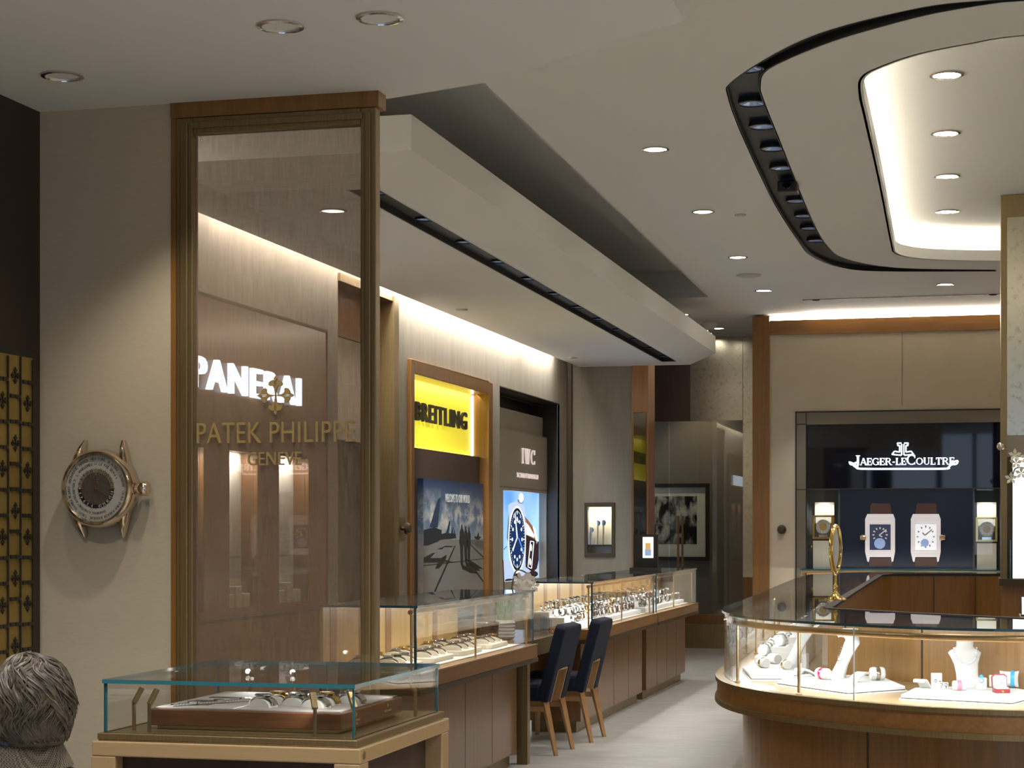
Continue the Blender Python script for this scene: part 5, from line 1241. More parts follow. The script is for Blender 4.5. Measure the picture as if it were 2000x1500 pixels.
item('bracelet_roll', 715, 815, roll(ruby, .085, .030), 'white roll with a ruby red bangle left of the central bust', 'bracelet roll', R(-50))
item('display_ramp', 940, 830, arch(.06, .13, .05), 'white curved ramp right of the central bust', 'display stand', R(-120))
item('bracelet_roll', 1060, 820, roll(M['chrome'], .07, .034), 'tall white roll with a rose gold bangle at the right of the central tray', 'bracelet roll', R(20))
item('ring_stand', 780, 830, arch(.03, .09, .035), 'slim white ring ramp before the central bust', 'display stand', R(-60))
item('bracelet_roll', 330, 740, roll(M['gold'], .075, .028), 'white roll with a gold bangle at the left end of the corner tray', 'bracelet roll', R(-55))
item('bracelet_roll', 400, 715, roll(None, .08, .030), 'plain white roll behind the gold bangle roll in the corner', 'bracelet roll', R(-50))
item('ring_stand', 600, 745, blk(.03, .03, .085), 'tall narrow white ring block right of the corner bust', 'display stand', R(-30))
item('bracelet_roll', 475, 750, roll(M['gold'], .06, .026), 'short white roll with a thin gold bangle before the corner bust', 'bracelet roll', R(-60))
# sloped white platform and bracelets down the long side
t = thing('stepped_platform', 'long white platform of bracelets down the left side of the island', 'platform', (-1.2, 14.2, Z0_))
b = MB(); xl = lambda y, d: -1.40 - (y - 10.4) * .0265 + d
b.prism(FZ, [(xl(10.9, .12), 10.9), (xl(18.1, .12), 18.1), (xl(18.1, .22), 18.1), (xl(10.9, .22), 10.9)], Z0_, Z0_ + .05); b.prism(FZ, [(xl(10.9, .22), 10.9), (xl(18.1, .22), 18.1), (xl(18.1, .32), 18.1), (xl(10.9, .32), 10.9)], Z0_, Z0_ + .11); b.prism(FZ, [(xl(10.9, .32), 10.9), (xl(18.1, .32), 18.1), (xl(18.1, .42), 18.1), (xl(10.9, .42), 10.9)], Z0_, Z0_ + .17); b.build('body', M['white'], t)
pb0 = None
for k in range(3):
    for j in range(20):
        y = 11.0 + 7.0 * (j / 19) ** 1.25; loc = (xl(y, .17 + .10 * k), y, Z0_ + .05 + .06 * k); lab = 'silver bracelet, %s from the near end in the %s row down the island' % (ORD[j], ('outer', 'middle', 'inner')[k])
        if pb0 is None:
            pb0 = thing('bracelet', lab, 'bracelet', loc, R(70), 'bracelets down the island')
            f = Fr((-.03, 0, .034), (0, 1, 0), (0, 0, 1)); b = MB(); b.lathe([(.032, 0), (.034, .006), (.034, .054), (.032, .06)], n=18, fr=f, caps=True); b.build('form', M['white'], pb0, local=True, smooth=True)
            b = MB(); f = Fr((0, 0, .034), (0, 1, 0), (0, 0, 1))
            for q_ in range(26):
                an = 2 * PI * q_ / 26; b.ell(f(.0375 * math.cos(an), .0375 * math.sin(an), .006 * (q_ % 2)), .006, .005, .005, 6, 4)
            b.build('links', M['steel'], pb0, local=True)
        else: dup(pb0, loc, R(70 + random.uniform(-15, 15)), lab)
# gilt vanity mirror on the glass top
p = onZ(1632, 1172, Z1_); t = thing('vanity_mirror', 'gilt oval vanity mirror on a round foot on the island glass', 'mirror', (p.x, p.y, Z1_), 0)
b = MB(); b.lathe([(.068, 0), (.07, .006), (.055, .012), (.03, .03), (.014, .05), (.010, .07), (.016, .085), (.008, .10), (.008, .15)], n=24); b.build('foot', M['gold'], t, local=True, smooth=True)
md = Vector((.98, -.2, 0)); f = Fr((0, 0, .325), (.2 * .98, .98, 0), (0, 0, 1)); f = Fr((0, 0, .325), (-.19, -.98, 0), (0, 0, 1))
b = MB(); b.lathe([(.098, -.012), (.112, -.012), (.116, 0), (.112, .012), (.098, .012)], n=36, fr=f, sy=1.3); b.build('rim', M['gold'], t, local=True, smooth=True)
b = MB(); b.lathe([(0, -.004), (.10, -.004), (.10, .004), (0, .004)], n=36, fr=f, sy=1.3); b.build('mirror_glass', M['steel'], t, local=True)
b = MB()
yk = [f(.13 * math.sin(R(a)), -.17 + .0 + (.17) * (1 - math.cos(R(a))) * 1.0, 0) for a in range(-88, 89, 11)]
b.tube(yk, .007, 8); b.tube([(0, 0, .145), f(0, -.17, 0)], .009, 8)
for s_ in (-1, 1): b.ell(f(.128 * s_, 0, 0), .010, .010, .016, 10, 6)
b.build('yoke', M['gold'], t, local=True, smooth=True)

# ================================================================== LINEN GLASS PARTITION
fy = FY(YP)
yq = lambda px, py, Y=YP: (lambda p: (p.x, p.z))(onY(px, py, Y))
t = thing('glass_partition', 'tall bronze framed linen glass partition with gold lettering', 'partition', ((XP0 + XP1) / 2, YP, 0))
xa, xb, xc_, xd = onY(345, 500, YP).x, onY(378, 500, YP).x, onY(705, 500, YP).x, onY(735, 500, YP).x
zh0 = yq(345, 232)[1]; zh1 = yq(378, 262)[1]
b = MB(); b.fbox(fy, XP0, xd + .012, zh0, ZB, -.075, .012); b.build('wood_header', M['wood'], t)
b = MB(); b.fbox(fy, XP0, xa, 0, zh0, -.06, .006); b.build('wood_jamb', M['wood'], t)
bz = M['bronze']
def stile(x0, x1, name):
    b = MB(); b.fbox(fy, x0, x1, 0, zh0, -.045, .008); b.fbox(fy, x0 + .018, x1 - .018, 0, zh0 - .018, .008, .016); b.build(name, bz, t, bevel=.004)
stile(xa, xb, 'stile'); stile(xc_, xd, 'stile')
b = MB(); b.fbox(fy, xb, xc_, zh1, zh0, -.045, .008); b.fbox(fy, xb - .01, xc_ + .01, zh1 + .018, zh0 - .018, .008, .016); b.build('top_rail', bz, t, bevel=.004)
b = MB(); b.fbox(fy, xb, xc_, 0, .10, -.045, .008); b.build('bottom_rail', bz, t)
b = MB(); b.fbox(fy, xb, xc_, .10, zh1, -.026, -.014); b.build('glass_pane', M['woven'], t)
gl = lambda x, y: yq(330 + .24 * x, 600 + .24 * y)
a, z0 = gl(222, 1108); a1, z1 = gl(1506, 1100); h = gl(0, 945)[1] - z0
b = MB(); put_text(b, 'PATEK PHILIPPE', fy, a, z0, a1 - a, h, .010, -.004, 1.06, c=-.013)
b.build('name_lettering', M['goldmat'], t)
a, z0 = gl(634, 1288); a1, _ = gl(1072, 1284); h = gl(0, 1180)[1] - gl(0, 1288)[1]
b = MB(); put_text(b, 'GENEVE', fy, a, z0, a1 - a, h, .010, -.002, 1.04, c=-.013); b.build('town_lettering', M['goldmat'], t)
def cross(b, fr, cx, cz, s, c0, c1, mi=0, detail=True):
    for k in range(4):
        ca, sa = math.cos(k * PI / 2), math.sin(k * PI / 2); T = lambda r, w: (cx + s * (r * ca - w * sa), cz + s * (r * sa + w * ca))
        for sg in (1, -1):
            lobe = [(.15, .03), (.36, .06), (.48, .13), (.53, .23), (.51, .32), (.58, .39), (.69, .37), (.79, .25), (.83, .11), (.77, .04), (.62, .055), (.5, .03), (.3, .02)]
            b.prism(fr, [T(r, w * sg) for r, w in (lobe if detail else lobe[::2])], c0, c1, mi)
        b.prism(fr, [T(.78, 0), (T(.88, .10)), T(1.04, 0), T(.88, -.10)], c0, c1, mi)
        b.prism(fr, [T(0, .018), T(.8, .018), T(.8, -.018), T(0, -.018)], c0, c1, mi)
b = MB(); cx, cz = gl(862, 717); cross(b, fy, cx, cz, (gl(862, 560)[1] - gl(862, 875)[1]) / 2.06, -.013, -.003); b.build('emblem', M['goldmat'], t)
b = MB(); cc_ = gl(150, 0); pp = yq(391, 273); b.lathe([(.004, 0), (.004, .004), (0, .006)], n=10, fr=Fr((pp[0], YP + .013, pp[1]), (1, 0, 0), (0, 0, 1))); b.build('stud', M['steel'], t)

# ================================================================== GIANT WATCH ON THE WALL
pc = onY(186, 954, YP - .09); fw = Fr((pc.x, YP, pc.z), (1, 0, 0), (0, 0, 1)); RW = .149
t = thing('wall_clock', 'giant polished watch head mounted on the beige wall', 'clock', (pc.x, YP, pc.z - .2))
b = MB(); b.lathe([(.115, .0), (.132, .004), (.146, .022), (.149, .045), (.147, .07), (.140, .088), (.134, .094), (.126, .094), (.1215, .084)], n=64, fr=fw); b.build('case', M['chrome'], t, smooth=True)
b = MB(); b.lathe([(0, .083), (.1225, .083)], n=64, fr=fw); b.build('city_ring', plain('ivory_dial', (.47, .44, .385), .4), t)
for sx in (-1, 1):
    for sz in (-1, 1):
        b = MB(); sec = []
        for f, x, z, w_, d0, d1 in ((0, .098, .085, .022, .012, .078), (.4, .092, .125, .018, .008, .066), (.75, .084, .158, .013, .004, .048), (1, .079, .182, .007, .003, .028)):
            sec.append((fw(sx * x, sz * z, (d0 + d1) / 2), fw.u * w_, fw.n * ((d1 - d0) / 2)))
        b.loft(sec, n=10); b.build('lug', M['chrome'], t, smooth=True)
b = MB(); b.lathe([(.014, 0), (.016, .012), (.024, .014), (.027, .02), (.027, .045), (.022, .052), (0, .054)], n=28, fr=Fr(fw(.143, 0, .046), (0, 0, 1), (0, 1, 0)) if False else Fr(fw(.143, 0, .046), fw.v, fw.n)); b.build('crown', M['chrome'], t, smooth=True)
b = MB(); b.lathe([(.060, .0838), (.0735, .0838)], n=48, fr=fw, a0=PI, a1=2 * PI); b.build('night_ring', plain('night_black', (.012, .010, .010), .4), t)
b = MB(); b.lathe([(.060, .0838), (.0735, .0838)], n=48, fr=fw, a0=0, a1=PI); b.build('day_ring', plain('day_tan', (.26, .19, .13), .4), t)
b = MB(); b.lathe([(0, .0845), (.060, .0842)], n=48, fr=fw); b.build('centre_dial', plain('taupe_dial', (.085, .066, .055), .35), t)
def ring_text(b, words, r, h, c, flip=True, mi=0):
    for ang, wd in words:
        L = len(wd) * h * .72; n = len(wd)
        for i, ch in enumerate(wd):
            if ch == ' ': continue
            a = R(90 - ang) - ((i - (n - 1) / 2) * h * .72) / r
            u = fw.u * math.sin(a) - fw.v * math.cos(a); v = fw.u * math.cos(a) + fw.v * math.sin(a)
            o = fw(r * math.cos(a), r * math.sin(a), c) - u * h * .3 - v * h * .5
            fr = Fr(o, u, v); (vs, fs), tw = text(ch, 0, 1, 1, 1); b.mesh(([(x * h * .62 / max(tw, .3) if ch != 'I' else x * h * .5, y * h, z * .0006) for x, y, z in vs], fs), fr, mi)
b = MB()
ring_text(b, [(4, 'NEW YORK'), (40, 'B AIRES'), (-28, 'DENVER'), (-62, 'ANCHORAGE'), (-97, 'MIDWAY'), (-123, 'NOUMEA'), (-151, 'TOKYO'), (180, 'BANGKOK'), (152, 'KARACHI'), (128, 'DUBAI'), (104, 'CAIRO'), (75, 'LONDON')], .111, .0105, .0832)
ring_text(b, [(20, 'LA PAZ'), (48, 'S GEORGIA'), (-10, 'MEXICO'), (-40, 'L ANGELES'), (-78, 'TAHITI'), (-108, 'AUCKLAND'), (-140, 'SYDNEY'), (-168, 'HONG KONG'), (166, 'DHAKA')], .092, .0095, .0832)
b.build('city_names', plain('print_black', (.05, .04, .035), .6), t)
b = MB(); ring_text(b, [(15 * k, str(k + 12)) for k in range(-5, 7) if k], .0667, .0095, .084); b.build('day_numerals', MATS['print_black'], t)
b = MB(); ring_text(b, [(180 + 15 * k, str((24 + k) % 24 if k else 0)) for k in range(-5, 7) if k], .0667, .0095, .084)
b.build('night_numerals', plain('print_white', (.75, .72, .68), .5), t)
b = MB()
for k in range(24):
    an = R(15 * k); b.prism(fw, [(.0735 * math.cos(an - .02), .0735 * math.sin(an - .02)), (.0775 * math.cos(an), .0775 * math.sin(an)), (.0735 * math.cos(an + .02), .0735 * math.sin(an + .02))], .0834, .0842)
b.build('hour_pips', MATS['print_black'], t)
b = MB()
for k in range(12):
    an = R(30 * k); b.wall(fw, [(.046 * math.cos(an), .046 * math.sin(an)), (.056 * math.cos(an), .056 * math.sin(an))], .0845, .0856, .0022)
put_text(b, 'PATEK PHILIPPE', fw, -.022, .030, .044, .004, .0006, c=.0846); put_text(b, 'GENEVE', fw, -.010, .023, .020, .0032, .0006, c=.0846)
b.build('dial_marks', M['steelw'], t)
b = MB(); b.lathe([(.004, .087), (.0045, .091), (0, .092)], n=16, fr=fw)
b.prism(fw, [(.002, -.003), (.052, -.031), (.054, -.034), (.050, -.033), (-.002, .0)], .088, .090); b.prism(fw, [(-.003, 0), (-.0022, .03), (0, .056), (.0022, .03), (.003, 0)], .086, .088)
fz_ = Fr(fw(0, .030, 0), fw.u, fw.v); b.lathe([(.006, .086), (.009, .086), (.009, .088), (.006, .088)], n=16, fr=Fr(fw(.0, .040, 0), fw.u, fw.v)) if False else None
b.build('hands', plain('rose_hands', (.55, .30, .12), .2, 1), t)
b = MB(); b.lathe([(0, .0935), (.1225, .0925)], n=40, fr=fw); b.build('crystal', M['glass'], t)

# ================================================================== GOLD LATTICE SCREEN on the side wall
fx = FX(XS + .025)
t = thing('lattice_screen', 'gold lattice screen with black grid and cross emblems on the dark side wall', 'screen', (XS, 5.4, .4))
la = onX(64, 700, XS + .025).y; lz = onX(64, 700, XS + .025).z
b = MB(); b.fbox(fx, 4.2, la + .02, .3, lz + .03, -.0245, -.012); b.build('backing', M['black'], t)
b = MB(); b.fbox(fx, 4.22, la, .32, lz, -.012, .0); b.build('gold_sheet', mottled('aged_gold_sheet', (.26, .175, .04), (.36, .25, .065), 5, .42, metal=.55, bs=.02), t)
cw = (onX(40, 900, XS + .025).y - onX(15.5, 900, XS + .025).y); y1c = onX(40, 900, XS + .025).y
per = (onX(27, 865, XS + .025).z - onX(27, 997, XS + .025).z); ze = onX(27, 865, XS + .025).z
b = MB(); e_ = MB()
for c in range(-10, 2):
    ya = y1c + (c - 1) * cw + .0; yb = ya + cw       # c = 0 : the column of px 15..40
    if yb > la + .01: yb = la
    if yb < 4.3 or ya > la - .02: continue
    zo = ze + (0 if c % 2 == 0 else -.39 * per); 
    k = -9
    while k < 9:
        zc = zo + k * per; k += 1
        for zl in (zc + .315 * per, zc - .31 * per):
            if .36 < zl < lz - .01:
                m_ = (ya + yb) / 2
                b.fbox(fx, ya + .012, m_ - .006, zl - .007, zl + .007, .0, .006); b.fbox(fx, m_ + .006, yb - .004, zl - .007, zl + .007, .0, .006)
        if .45 < zc < lz - .06: cross(e_, fx, (ya + yb) / 2 + .004, zc, .030, .0, .005, 0, False)
        z2 = zc - per
        for z0_, z1_ in ((zc - .29 * per, zc + .295 * per), (zc - .66 * per, zc - .335 * per)):
            if z0_ > .36 and z1_ < lz: b.fbox(fx, yb - .008, yb - .001, z0_, z1_, .0, .006)
b.build('grid_bars', plain('lattice_black', (.015, .012, .008), .5), t); e_.build('cross_emblems', MATS['lattice_black'], t)

# ================================================================== FRONT GLASS CASE ON A PALE TABLE
CX0, CX1, CY0, CY1 = -2.56, -1.765, 5.08, 5.94
t = thing('display_case', 'square glass display case on a pale oak table in the foreground', 'display case', ((CX0 + CX1) / 2, (CY0 + CY1) / 2, 0))
ZC0, ZC1 = .89, 1.05
b = MB(); b.box(CX0 - .025, CX1 + .03, CY0 - .03, CY1 + .03, .822, .867); b.build('table_rail', M['oak'], t, bevel=.004)
b = MB(); b.box(CX0 - .01, CX1 + .015, CY0 - .018, CY1 + .018, .867, .872, 0); b.box(CX0 - .012, CX1 + .017, CY0 - .02, CY1 + .02, .872, ZC0); b.build('bronze_base', M['bronze'], t, bevel=.002)
for x in (CX0 + .012, CX1 - .012):
    for y in (CY0 + .01, CY1 - .01):
        b = MB(); b.box(x - .04, x + .04, y - .04, y + .04, 0, .822); b.build('leg', M['oakv'], t, bevel=.004)
b = MB(); b.box(CX0 + .03, CX1 - .03, CY0 + .02, CY1 - .02, .68, .822); b.build('apron', M['darkpanel'], t)
b = MB(); b.lathe([(.012, 0), (.012, .002), (0, .003)], n=16, fr=Fr((CX1 + .03, CY0 + .0, .845), (0, 1, 0), (0, 0, 1))); b.build('lock', M['bronze'], t)
g = .008
for nm, bb in (('front', (CX0, CX1, CY0, CY0 + g)), ('back', (CX0, CX1, CY1 - g, CY1)), ('left', (CX0, CX0 + g, CY0 + g, CY1 - g)), ('right', (CX1 - g, CX1, CY0 + g, CY1 - g))):
    x0, x1, y0, y1 = bb; b = MB()
    vs = [(x, y, z) for z in (ZC0, ZC1 - .012) for y in (y0, y1) for x in (x0, x1)]
    fs = [(0, 2, 3, 1), (4, 5, 7, 6), (0, 1, 5, 4), (2, 6, 7, 3), (0, 4, 6, 2), (1, 3, 7, 5)]
    mi = [1, 1, 0, 0, 1, 1] if nm in ('front', 'back') else [1, 1, 1, 1, 0, 0]
    b.add(vs, fs, mi); b.build('glass_side', [M['glass'], M['edge']], t)
b = MB(); b.box(CX0 - .004, CX1 + .004, CY0 - .004, CY1 + .004, ZC1 - .012, ZC1, 0, 1); b.build('glass_lid', [M['glass'], M['edge']], t)
stems = [(-2.50, 5.16), (-2.43, 5.12), (-1.90, 5.12), (-1.795, 5.17), (-1.79, 5.76), (-2.42, 5.89), (-2.26, 5.895)]
for k, (x, y) in enumerate(stems):
    b = MB(); dx, dy = (-2.18 - x), (5.5 - y); l = math.hypot(dx, dy); dx, dy = dx / l, dy / l
    b.box(x - .005, x + .005, y - .004, y + .004, ZC0, ZC0 + .085); fr = Fr((x, y, ZC0 + .083), (-dy, dx, 0), (dx * .5, dy * .5, .85)); b.fbox(fr, -.0085, .0085, 0, .052, -.006, .006)
    o = b.build('led_stem', M['bronze'], t, bevel=.001)
    if k in (0, 2, 3, 4, 5, 6):
        spot('stem_lamp', (x + dx * .035, y + dy * .035, ZC0 + .128), 1.1 * K_CASE, COOL, (x + dx * .30, y + dy * .30, ZC0 + .03), 85, .6, .006, t)
for x, y in ((-2.42, 5.872), (-2.26, 5.877)):
    b = MB(); fr = Fr((x, y, ZC0 + .115), (-1, 0, 0), (0, -.5, .85)); b.lathe([(0, 0), (.009, 0), (.009, .002), (0, .003)], n=10, fr=Fr((x, y - .004, ZC0 + .128), (1, 0, 0), (0, .5, .85))); b.build('led_lens', M['lamp'], t)
# walnut tray
TX0, TX1, TY0, TY1 = -2.47, -1.845, 5.20, 5.79
tr = thing('watch_tray', 'low walnut presentation tray of watches inside the foreground glass case', 'tray', ((TX0 + TX1) / 2, (TY0 + TY1) / 2, ZC0))
b = MB(); b.box(TX0 + .02, TX1 - .02, TY0 + .02, TY1 - .02, ZC0, ZC0 + .012); b.build('foot', M['goldmat'], tr)
b = MB(); fl_ = [(TX0, TY0), (TX1, TY0), (TX1, TY1), (TX0, TY1)]; b.prism(FZ, fl_, ZC0 + .012, ZC0 + .062); b.build('box', M['tray'], tr, bevel=.003)
b = MB(); b.box(TX0 + .012, TX1 - .012, TY0 + .012, TY1 - .012, ZC0 + .0625, ZC0 + .0665, 0)
b.box(TX0 + .27, TX0 + .276, TY0 + .012, TY1 - .012, ZC0 + .0665, ZC0 + .068, 1); b.build('liner', [plain('taupe_liner', (.22, .19, .165), .8), plain('pale_seam', (.7, .67, .62), .7)], tr)
b = MB()
for k, (x, y) in enumerate(((.05, .10), (.05, .22), (.05, .34), (.45, .40), (.45, .30))): b.box(TX0 + x, TX0 + x + .10, TY0 + y, TY0 + y + .035, ZC0 + .0665, ZC0 + .0685)
b.build('empty_slot', plain('dark_slot', (.03, .025, .025), .7), tr)
b = MB(); zz0 = ZC0 + .037; fr = Fr((TX1, TY0, 0), (0, 1, 0), (0, 0, 1)); cross(b, fr, .13, zz0 + .010, .008, .0, .001); put_text(b, 'PATEK PHILIPPE', fr, .095, zz0 - .010, .07, .006, .001); put_text(b, 'GENEVE', fr, .115, zz0 - .020, .03, .005, .001)
cross(b, fr, .44, zz0 + .010, .008, .0, .001); put_text(b, 'PATEK PHILIPPE', fr, .405, zz0 - .010, .07, .006, .001); b.build('gold_print', M['goldmat'], tr)
zt_ = ZC0 + .0667
def lie_watch(k, x, y, rz, v, label): # watch lying over a small cushion
    w_ = watch('arch', v, (x, y, zt_ + .004), (0, 0, rz), label, 'watches in the foreground case'); w_.scale = (1.2, 1.35, .80); return w_
cu = plain('taupe_cushion', (.34, .31, .27), .8)
for k, (x, y, rz, v) in enumerate(((.335, .10, 1.2, 0), (.345, .20, 1.2, 3), (.42, .16, 1.2, 0), (.50, .12, 1.2, 0), (.50, .21, 1.2, 3), (.56, .28, 1.2, 0))):
    X, Y = TX0 + x, TY0 + y; b = MB(); f = Fr((X, Y, zt_), (-math.sin(rz), math.cos(rz), 0), (0, 0, 1)); b.prism(f, [(.042 * math.cos(R(a)), .026 * math.sin(R(a))) for a in range(0, 181, 15)], -.02, .02); b.build('cushion', cu, tr, smooth=True)
    lie_watch(k, X, Y, rz, v, '%s on a taupe cushion, %s from the left on the walnut tray' % (VAR[v][0], ORD[k]))
for k in range(5): # bracelets watches laid out flat in a line
    x, y = TX0 + .10 + .055 * k, TY0 + .10 + .075 * k
    b = MB(); f = Fr((x, y, zt_ + .006), (.35, 1, 0), (-1, .35, 0))
    for q_ in range(15):
        a = (q_ - 7) * .0105; b.box(0, 0, 0, 0, 0, 0) if False else b.fbox(Fr((x, y, zt_ + .002), (.55, .83, 0), (-.83, .55, 0)), a, a + .009, -.008, .008, 0, .006 + (.0 if abs(q_ - 7) > 1 else .003))
    b.lathe([(.017, .004), (.018, .012), (.0, .013)], (x, y, zt_), 18)
    tag(b.build('wristwatch', (M['steel'], M['steelw'], M['steel'], M['gold'], M['steel'])[k]), 'bracelet watch laid flat, %s from the front left of the walnut tray' % ORD[k], 'watch', 'watches in the foreground case')
b = MB()
for k in range(4): pass
for k, (x, y) in enumerate(((.36, .34), (.40, .40), (.46, .36))):
    b = MB(); pts = [(TX0 + x + .004 * j, TY0 + y - .012 * j + .06, zt_ + .004 + .022 * math.sin(PI * j / 9)) for j in range(10)]
    b.tube(pts, .0065, 6, flatz=.5); b.lathe([(.014, .0), (.015, .008), (0, .009)], (pts[5][0], pts[5][1], pts[5][2]), 16); tag(b.build('wristwatch', M['leather']), 'dark leather watch arched on the walnut tray, %s of three' % ORD[k], 'watch', 'watches in the foreground case')

# ================================================================== SEATED MAN (back of the head towards the camera)
hx, hy, hz = onZ(52, 1035 + 355, 1.5 - 355 * 4.3 / FOC).x, onZ(52, 1035 + 355, 1.5 - 355 * 4.3 / FOC).y, 1.5 - 355 * 4.3 / FOC
man = thing('person', 'seated man with wavy grey hair and tweed jacket seen from behind', 'person', (hx, hy, 0))
yaw = R(55)                                                       # faces away to the left
def L(x, y, z):                                                   # body frame: +y forward, +x his right
    c, s = math.cos(yaw), math.sin(yaw); return Vector((hx + x * c - y * s, hy + x * s + y * c, z))
UX = L(1, 0, 0) - L(0, 0, 0); UY = L(0, 1, 0) - L(0, 0, 0)
def sec(x, y, z, rx, ry): return (L(x, y, z), UX * rx, UY * ry)
H0 = hz
b = MB()
b.loft([sec(0, -.005, H0 - .135, .052, .060), sec(0, .02, H0 - .105, .058, .075), sec(0, .025, H0 - .075, .066, .088), sec(0, .012, H0 - .03, .072, .098), sec(0, .0, H0 + .03, .076, .102), sec(0, -.008, H0 + .075, .072, .094), sec(0, -.012, H0 + .105, .052, .068), sec(0, -.012, H0 + .122, .02, .028)], n=24)   # skull and jaw
b.loft([sec(0, .088, H0 - .045, .018, .012), sec(0, .112, H0 - .035, .014, .014), sec(0, .098, H0 + .01, .009, .012)], n=10)      # nose
b.loft([sec(0, .098, H0 - .068, .026, .010), sec(0, .100, H0 - .060, .026, .011)], n=10)                                         # lips
for s in (-1, 1): b.ell(L(s * .076, -.005, H0 - .02), .012, .022, .034, 10, 8)
b.loft([sec(0, -.03, H0 - .22, .068, .066), sec(0, -.022, H0 - .16, .058, .058), sec(0, -.01, H0 - .09, .056, .060)], n=18)     # neck
b.loft([sec(0, -.05, .42, .165, .115), sec(0, -.04, .60, .155, .105), sec(0, -.03, .80, .180, .115), sec(0, -.035, .88, .190, .10), sec(0, -.035, .925, .13, .075), sec(0, -.03, .955, .07, .06)], n=24)   # trunk
def limb(pts, rs): b.tube([L(*p) for p in pts], rs, 12)
for s in (-1, 1):
    limb([(s * .17, -.035, .865), (s * .215, -.02, .74), (s * .225, .02, .61), (s * .20, .16, .60), (s * .15, .27, .585)], [.055, .05, .042, .036, .028])
    limb([(s * .09, -.04, .44), (s * .10, .18, .45), (s * .11, .40, .45), (s * .115, .43, .40), (s * .115, .41, .22), (s * .115, .40, .07)], [.085, .078, .062, .058, .052, .036])
    limb([(s * .115, .37, .045), (s * .12, .47, .04), (s * .12, .60, .03)], [.04, .042, .03])
    limb([(s * .15, .26, .585), (s * .145, .31, .575), (s * .14, .345, .565)], [.028, .040, .034])                           # palm on the thigh
    for k in range(4):
        ox = (k - 1.5) * .019; ln_ = (.062, .075, .070, .055)[k]
        limb([(s * .14 + ox, .335, .57), (s * .14 + ox * 1.15, .335 + ln_ * .6, .562), (s * .14 + ox * 1.2, .335 + ln_, .545)], [.0105, .0095, .0075])
    limb([(s * .14 - s * .03, .29, .575), (s * .14 - s * .055, .325, .568), (s * .14 - s * .06, .355, .558)], [.012, .011, .008])
skin = plain('skin', (.50, .27, .18), .5, sub=.05)
body = b.build('body', skin, man, smooth=True)
rm = body.modifiers.new('remesh', 'REMESH'); rm.mode = 'VOXEL'; rm.voxel_size = .0075; rm.use_smooth_shade = True
smo = body.modifiers.new('smooth', 'SMOOTH'); smo.factor = .5; smo.iterations = 4
b = MB()
for s in (-1, 1): b.ell(L(s * .032, .092, H0 + .0), .013, .013, .010, 10, 8)
b.build('eyes', plain('eye_white', (.75, .72, .68), .3), man, smooth=True)
# hair : scalp cap plus wavy locks
hair_m = mottled('grey_hair', (.024, .017, .011), (.115, .088, .058), 55, .5, (1, 1, .5), contrast=(.3, .72), bs=0)
b = MB()
b.loft([sec(0, -.050, H0 - .072, .064, .050), sec(0, -.045, H0 - .05, .080, .074), sec(0, -.036, H0 - .01, .088, .092), sec(0, -.026, H0 + .05, .090, .100), sec(0, -.018, H0 + .09, .080, .092), sec(0, -.016, H0 + .118, .056, .066), sec(0, -.016, H0 + .130, .02, .03)], n=28)
random.seed(11)
for k in range(1700):
    th = random.uniform(0, 2 * PI); ph = math.acos(random.uniform(-.60, 1))
    d = Vector((math.sin(ph) * math.cos(th), math.sin(ph) * math.sin(th), math.cos(ph)))
    if d.y > .45 and d.z < .5: continue
    cen = (0, -.025, H0 + .02); rr = Vector((.091, .103, .112))
    n1 = noise.noise(d * 2.1 + Vector((3, 1, 7))); n2 = noise.noise(d * 3.4 + Vector((9, 5, 2)))       # neighbouring locks wave together
    jit = random.uniform(-.25, .25); ln_ = random.uniform(.45, .85); top = random.uniform(.0, .035) + (.03 if k % 4 == 0 else 0); pts = []
    for j in range(12):
        f = j / 11; cur = min(ph + ln_ * f, 2.28)
        wv = math.sin(5.5 * cur + 5 * n1 + jit) * (.16 + .10 * f) / max(math.sin(cur), .35) + n2 * .55 * f
        lift = 1.01 + top + .035 * math.sin(5.5 * cur + 5 * n1 + 1.3 + jit) + (.075 * f ** 3 if cur > 1.5 else 0)
        a2 = th + wv
        pts.append(L(cen[0] + rr.x * lift * math.sin(cur) * math.cos(a2), cen[1] + rr.y * lift * math.sin(cur) * math.sin(a2), cen[2] + rr.z * lift * math.cos(cur)))
    r0 = random.uniform(.0014, .0034); b.tube(pts, [r0 * .5] + [r0] * 6 + [r0 * .9, r0 * .8, r0 * .6, r0 * .4, r0 * .12], 5)
b.build('hair', hair_m, man, smooth=True, weld=False)
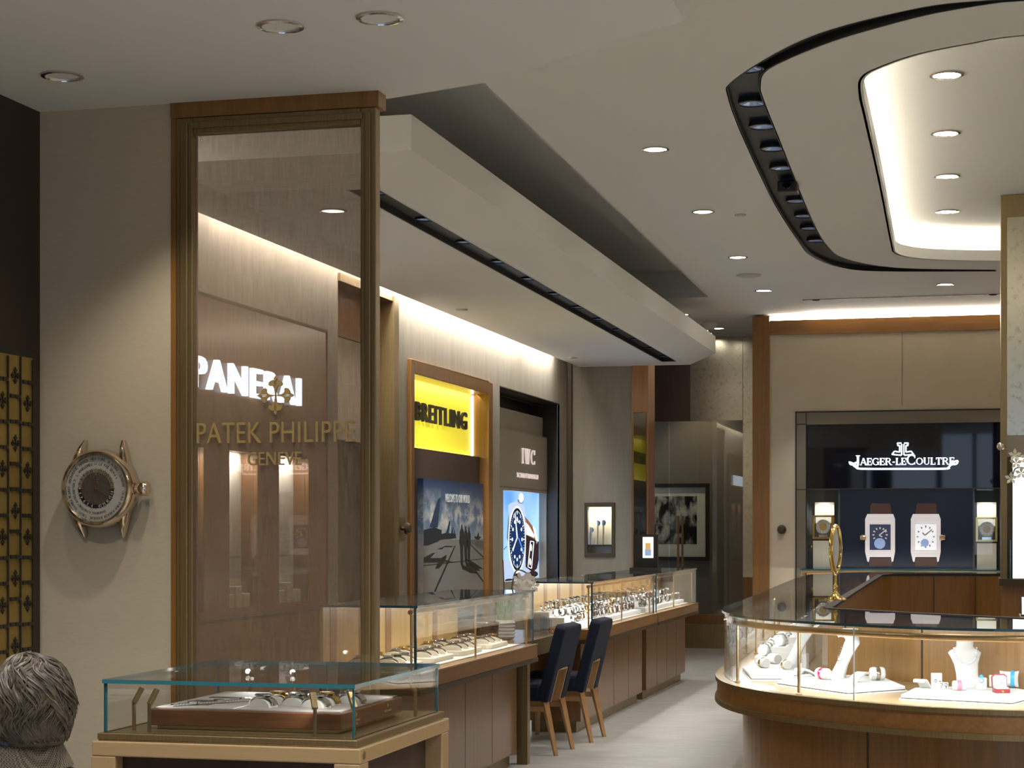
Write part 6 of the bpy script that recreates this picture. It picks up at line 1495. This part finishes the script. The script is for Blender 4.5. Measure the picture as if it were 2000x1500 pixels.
# clothes
tw, nt, pb = _new('tweed'); S(pb, rough=.95)
ck = nt.nodes.new('ShaderNodeTexChecker'); ck.inputs['Scale'].default_value = 230; ck.inputs[1].default_value = (.035, .028, .019, 1); ck.inputs[2].default_value = (.13, .105, .072, 1)
nt.links.new(coords(nt, (1, 1, 1)), ck.inputs['Vector']); nt.links.new(ck.outputs[0], pb.inputs['Base Color'])
b = MB(); b.loft([sec(0, -.05, .40, .185, .135), sec(0, -.04, .60, .172, .122), sec(0, -.03, .80, .195, .130), sec(0, -.035, .87, .205, .118), sec(0, -.035, .915, .155, .092), sec(0, -.03, .948, .088, .074), sec(0, -.028, .958, .080, .068)], n=28)
for s in (-1, 1): b.tube([L(*p) for p in [(s * .15, -.035, .885), (s * .185, -.035, .855), (s * .228, -.02, .74), (s * .238, .02, .60), (s * .212, .16, .595), (s * .165, .25, .586)]], [.055, .07, .062, .056, .048, .042], 14)
b.build('jacket', tw, man, smooth=True)
zc_ = .952
b = MB(); b.loft([sec(0, -.028, zc_ + .0, .098, .088), sec(0, -.022, zc_ + .03, .084, .080), sec(0, -.018, zc_ + .052, .074, .074), sec(0, -.018, zc_ + .052, .070, .070), sec(0, -.022, zc_ + .03, .074, .072)], n=28, caps=False); b.build('jacket_collar', tw, man, smooth=True)
b = MB(); b.loft([sec(0, -.02, zc_ + .01, .070, .070), sec(0, -.014, zc_ + .062, .066, .068), sec(0, -.014, zc_ + .062, .062, .064), sec(0, -.02, zc_ + .02, .064, .064)], n=28, caps=False); b.build('shirt_collar', plain('blue_shirt', (.36, .38, .55), .7), man, smooth=True)
b = MB()
for s in (-1, 1): b.tube([L(*p) for p in [(s * .085, -.07, .445), (s * .10, .18, .452), (s * .11, .40, .452), (s * .116, .45, .40), (s * .116, .42, .22), (s * .116, .405, .09)]], [.105, .092, .074, .068, .062, .052], 14)
b.build('trousers', plain('grey_trousers', (.05, .05, .055), .8), man, smooth=True)
b = MB()
for s in (-1, 1): b.loft([(L(s * .118, .46, .0), UX * .045, UY * .125), (L(s * .118, .46, .05), UX * .042, UY * .118), (L(s * .118, .42, .10), UX * .040, UY * .06)], n=16)
b.build('shoes', M['leather'], man, smooth=True)
sc_ = thing('stool', 'dark upholstered stool under the seated man', 'stool', tuple(L(0, -.02, 0)))
b = MB(); b.lathe([(.19, .30), (.20, .31), (.20, .335), (.18, .345), (0, .345)], tuple(L(0, -.02, 0)), 28); b.build('seat', M['navy'], sc_, smooth=True)
for k in range(4):
    an = PI / 4 + k * PI / 2; b = MB(); b.tube([L(.17 * math.cos(an), -.02 + .17 * math.sin(an), 0), L(.14 * math.cos(an), -.02 + .14 * math.sin(an), .305)], .016, 8); b.build('leg', M['darkpanel'], sc_)
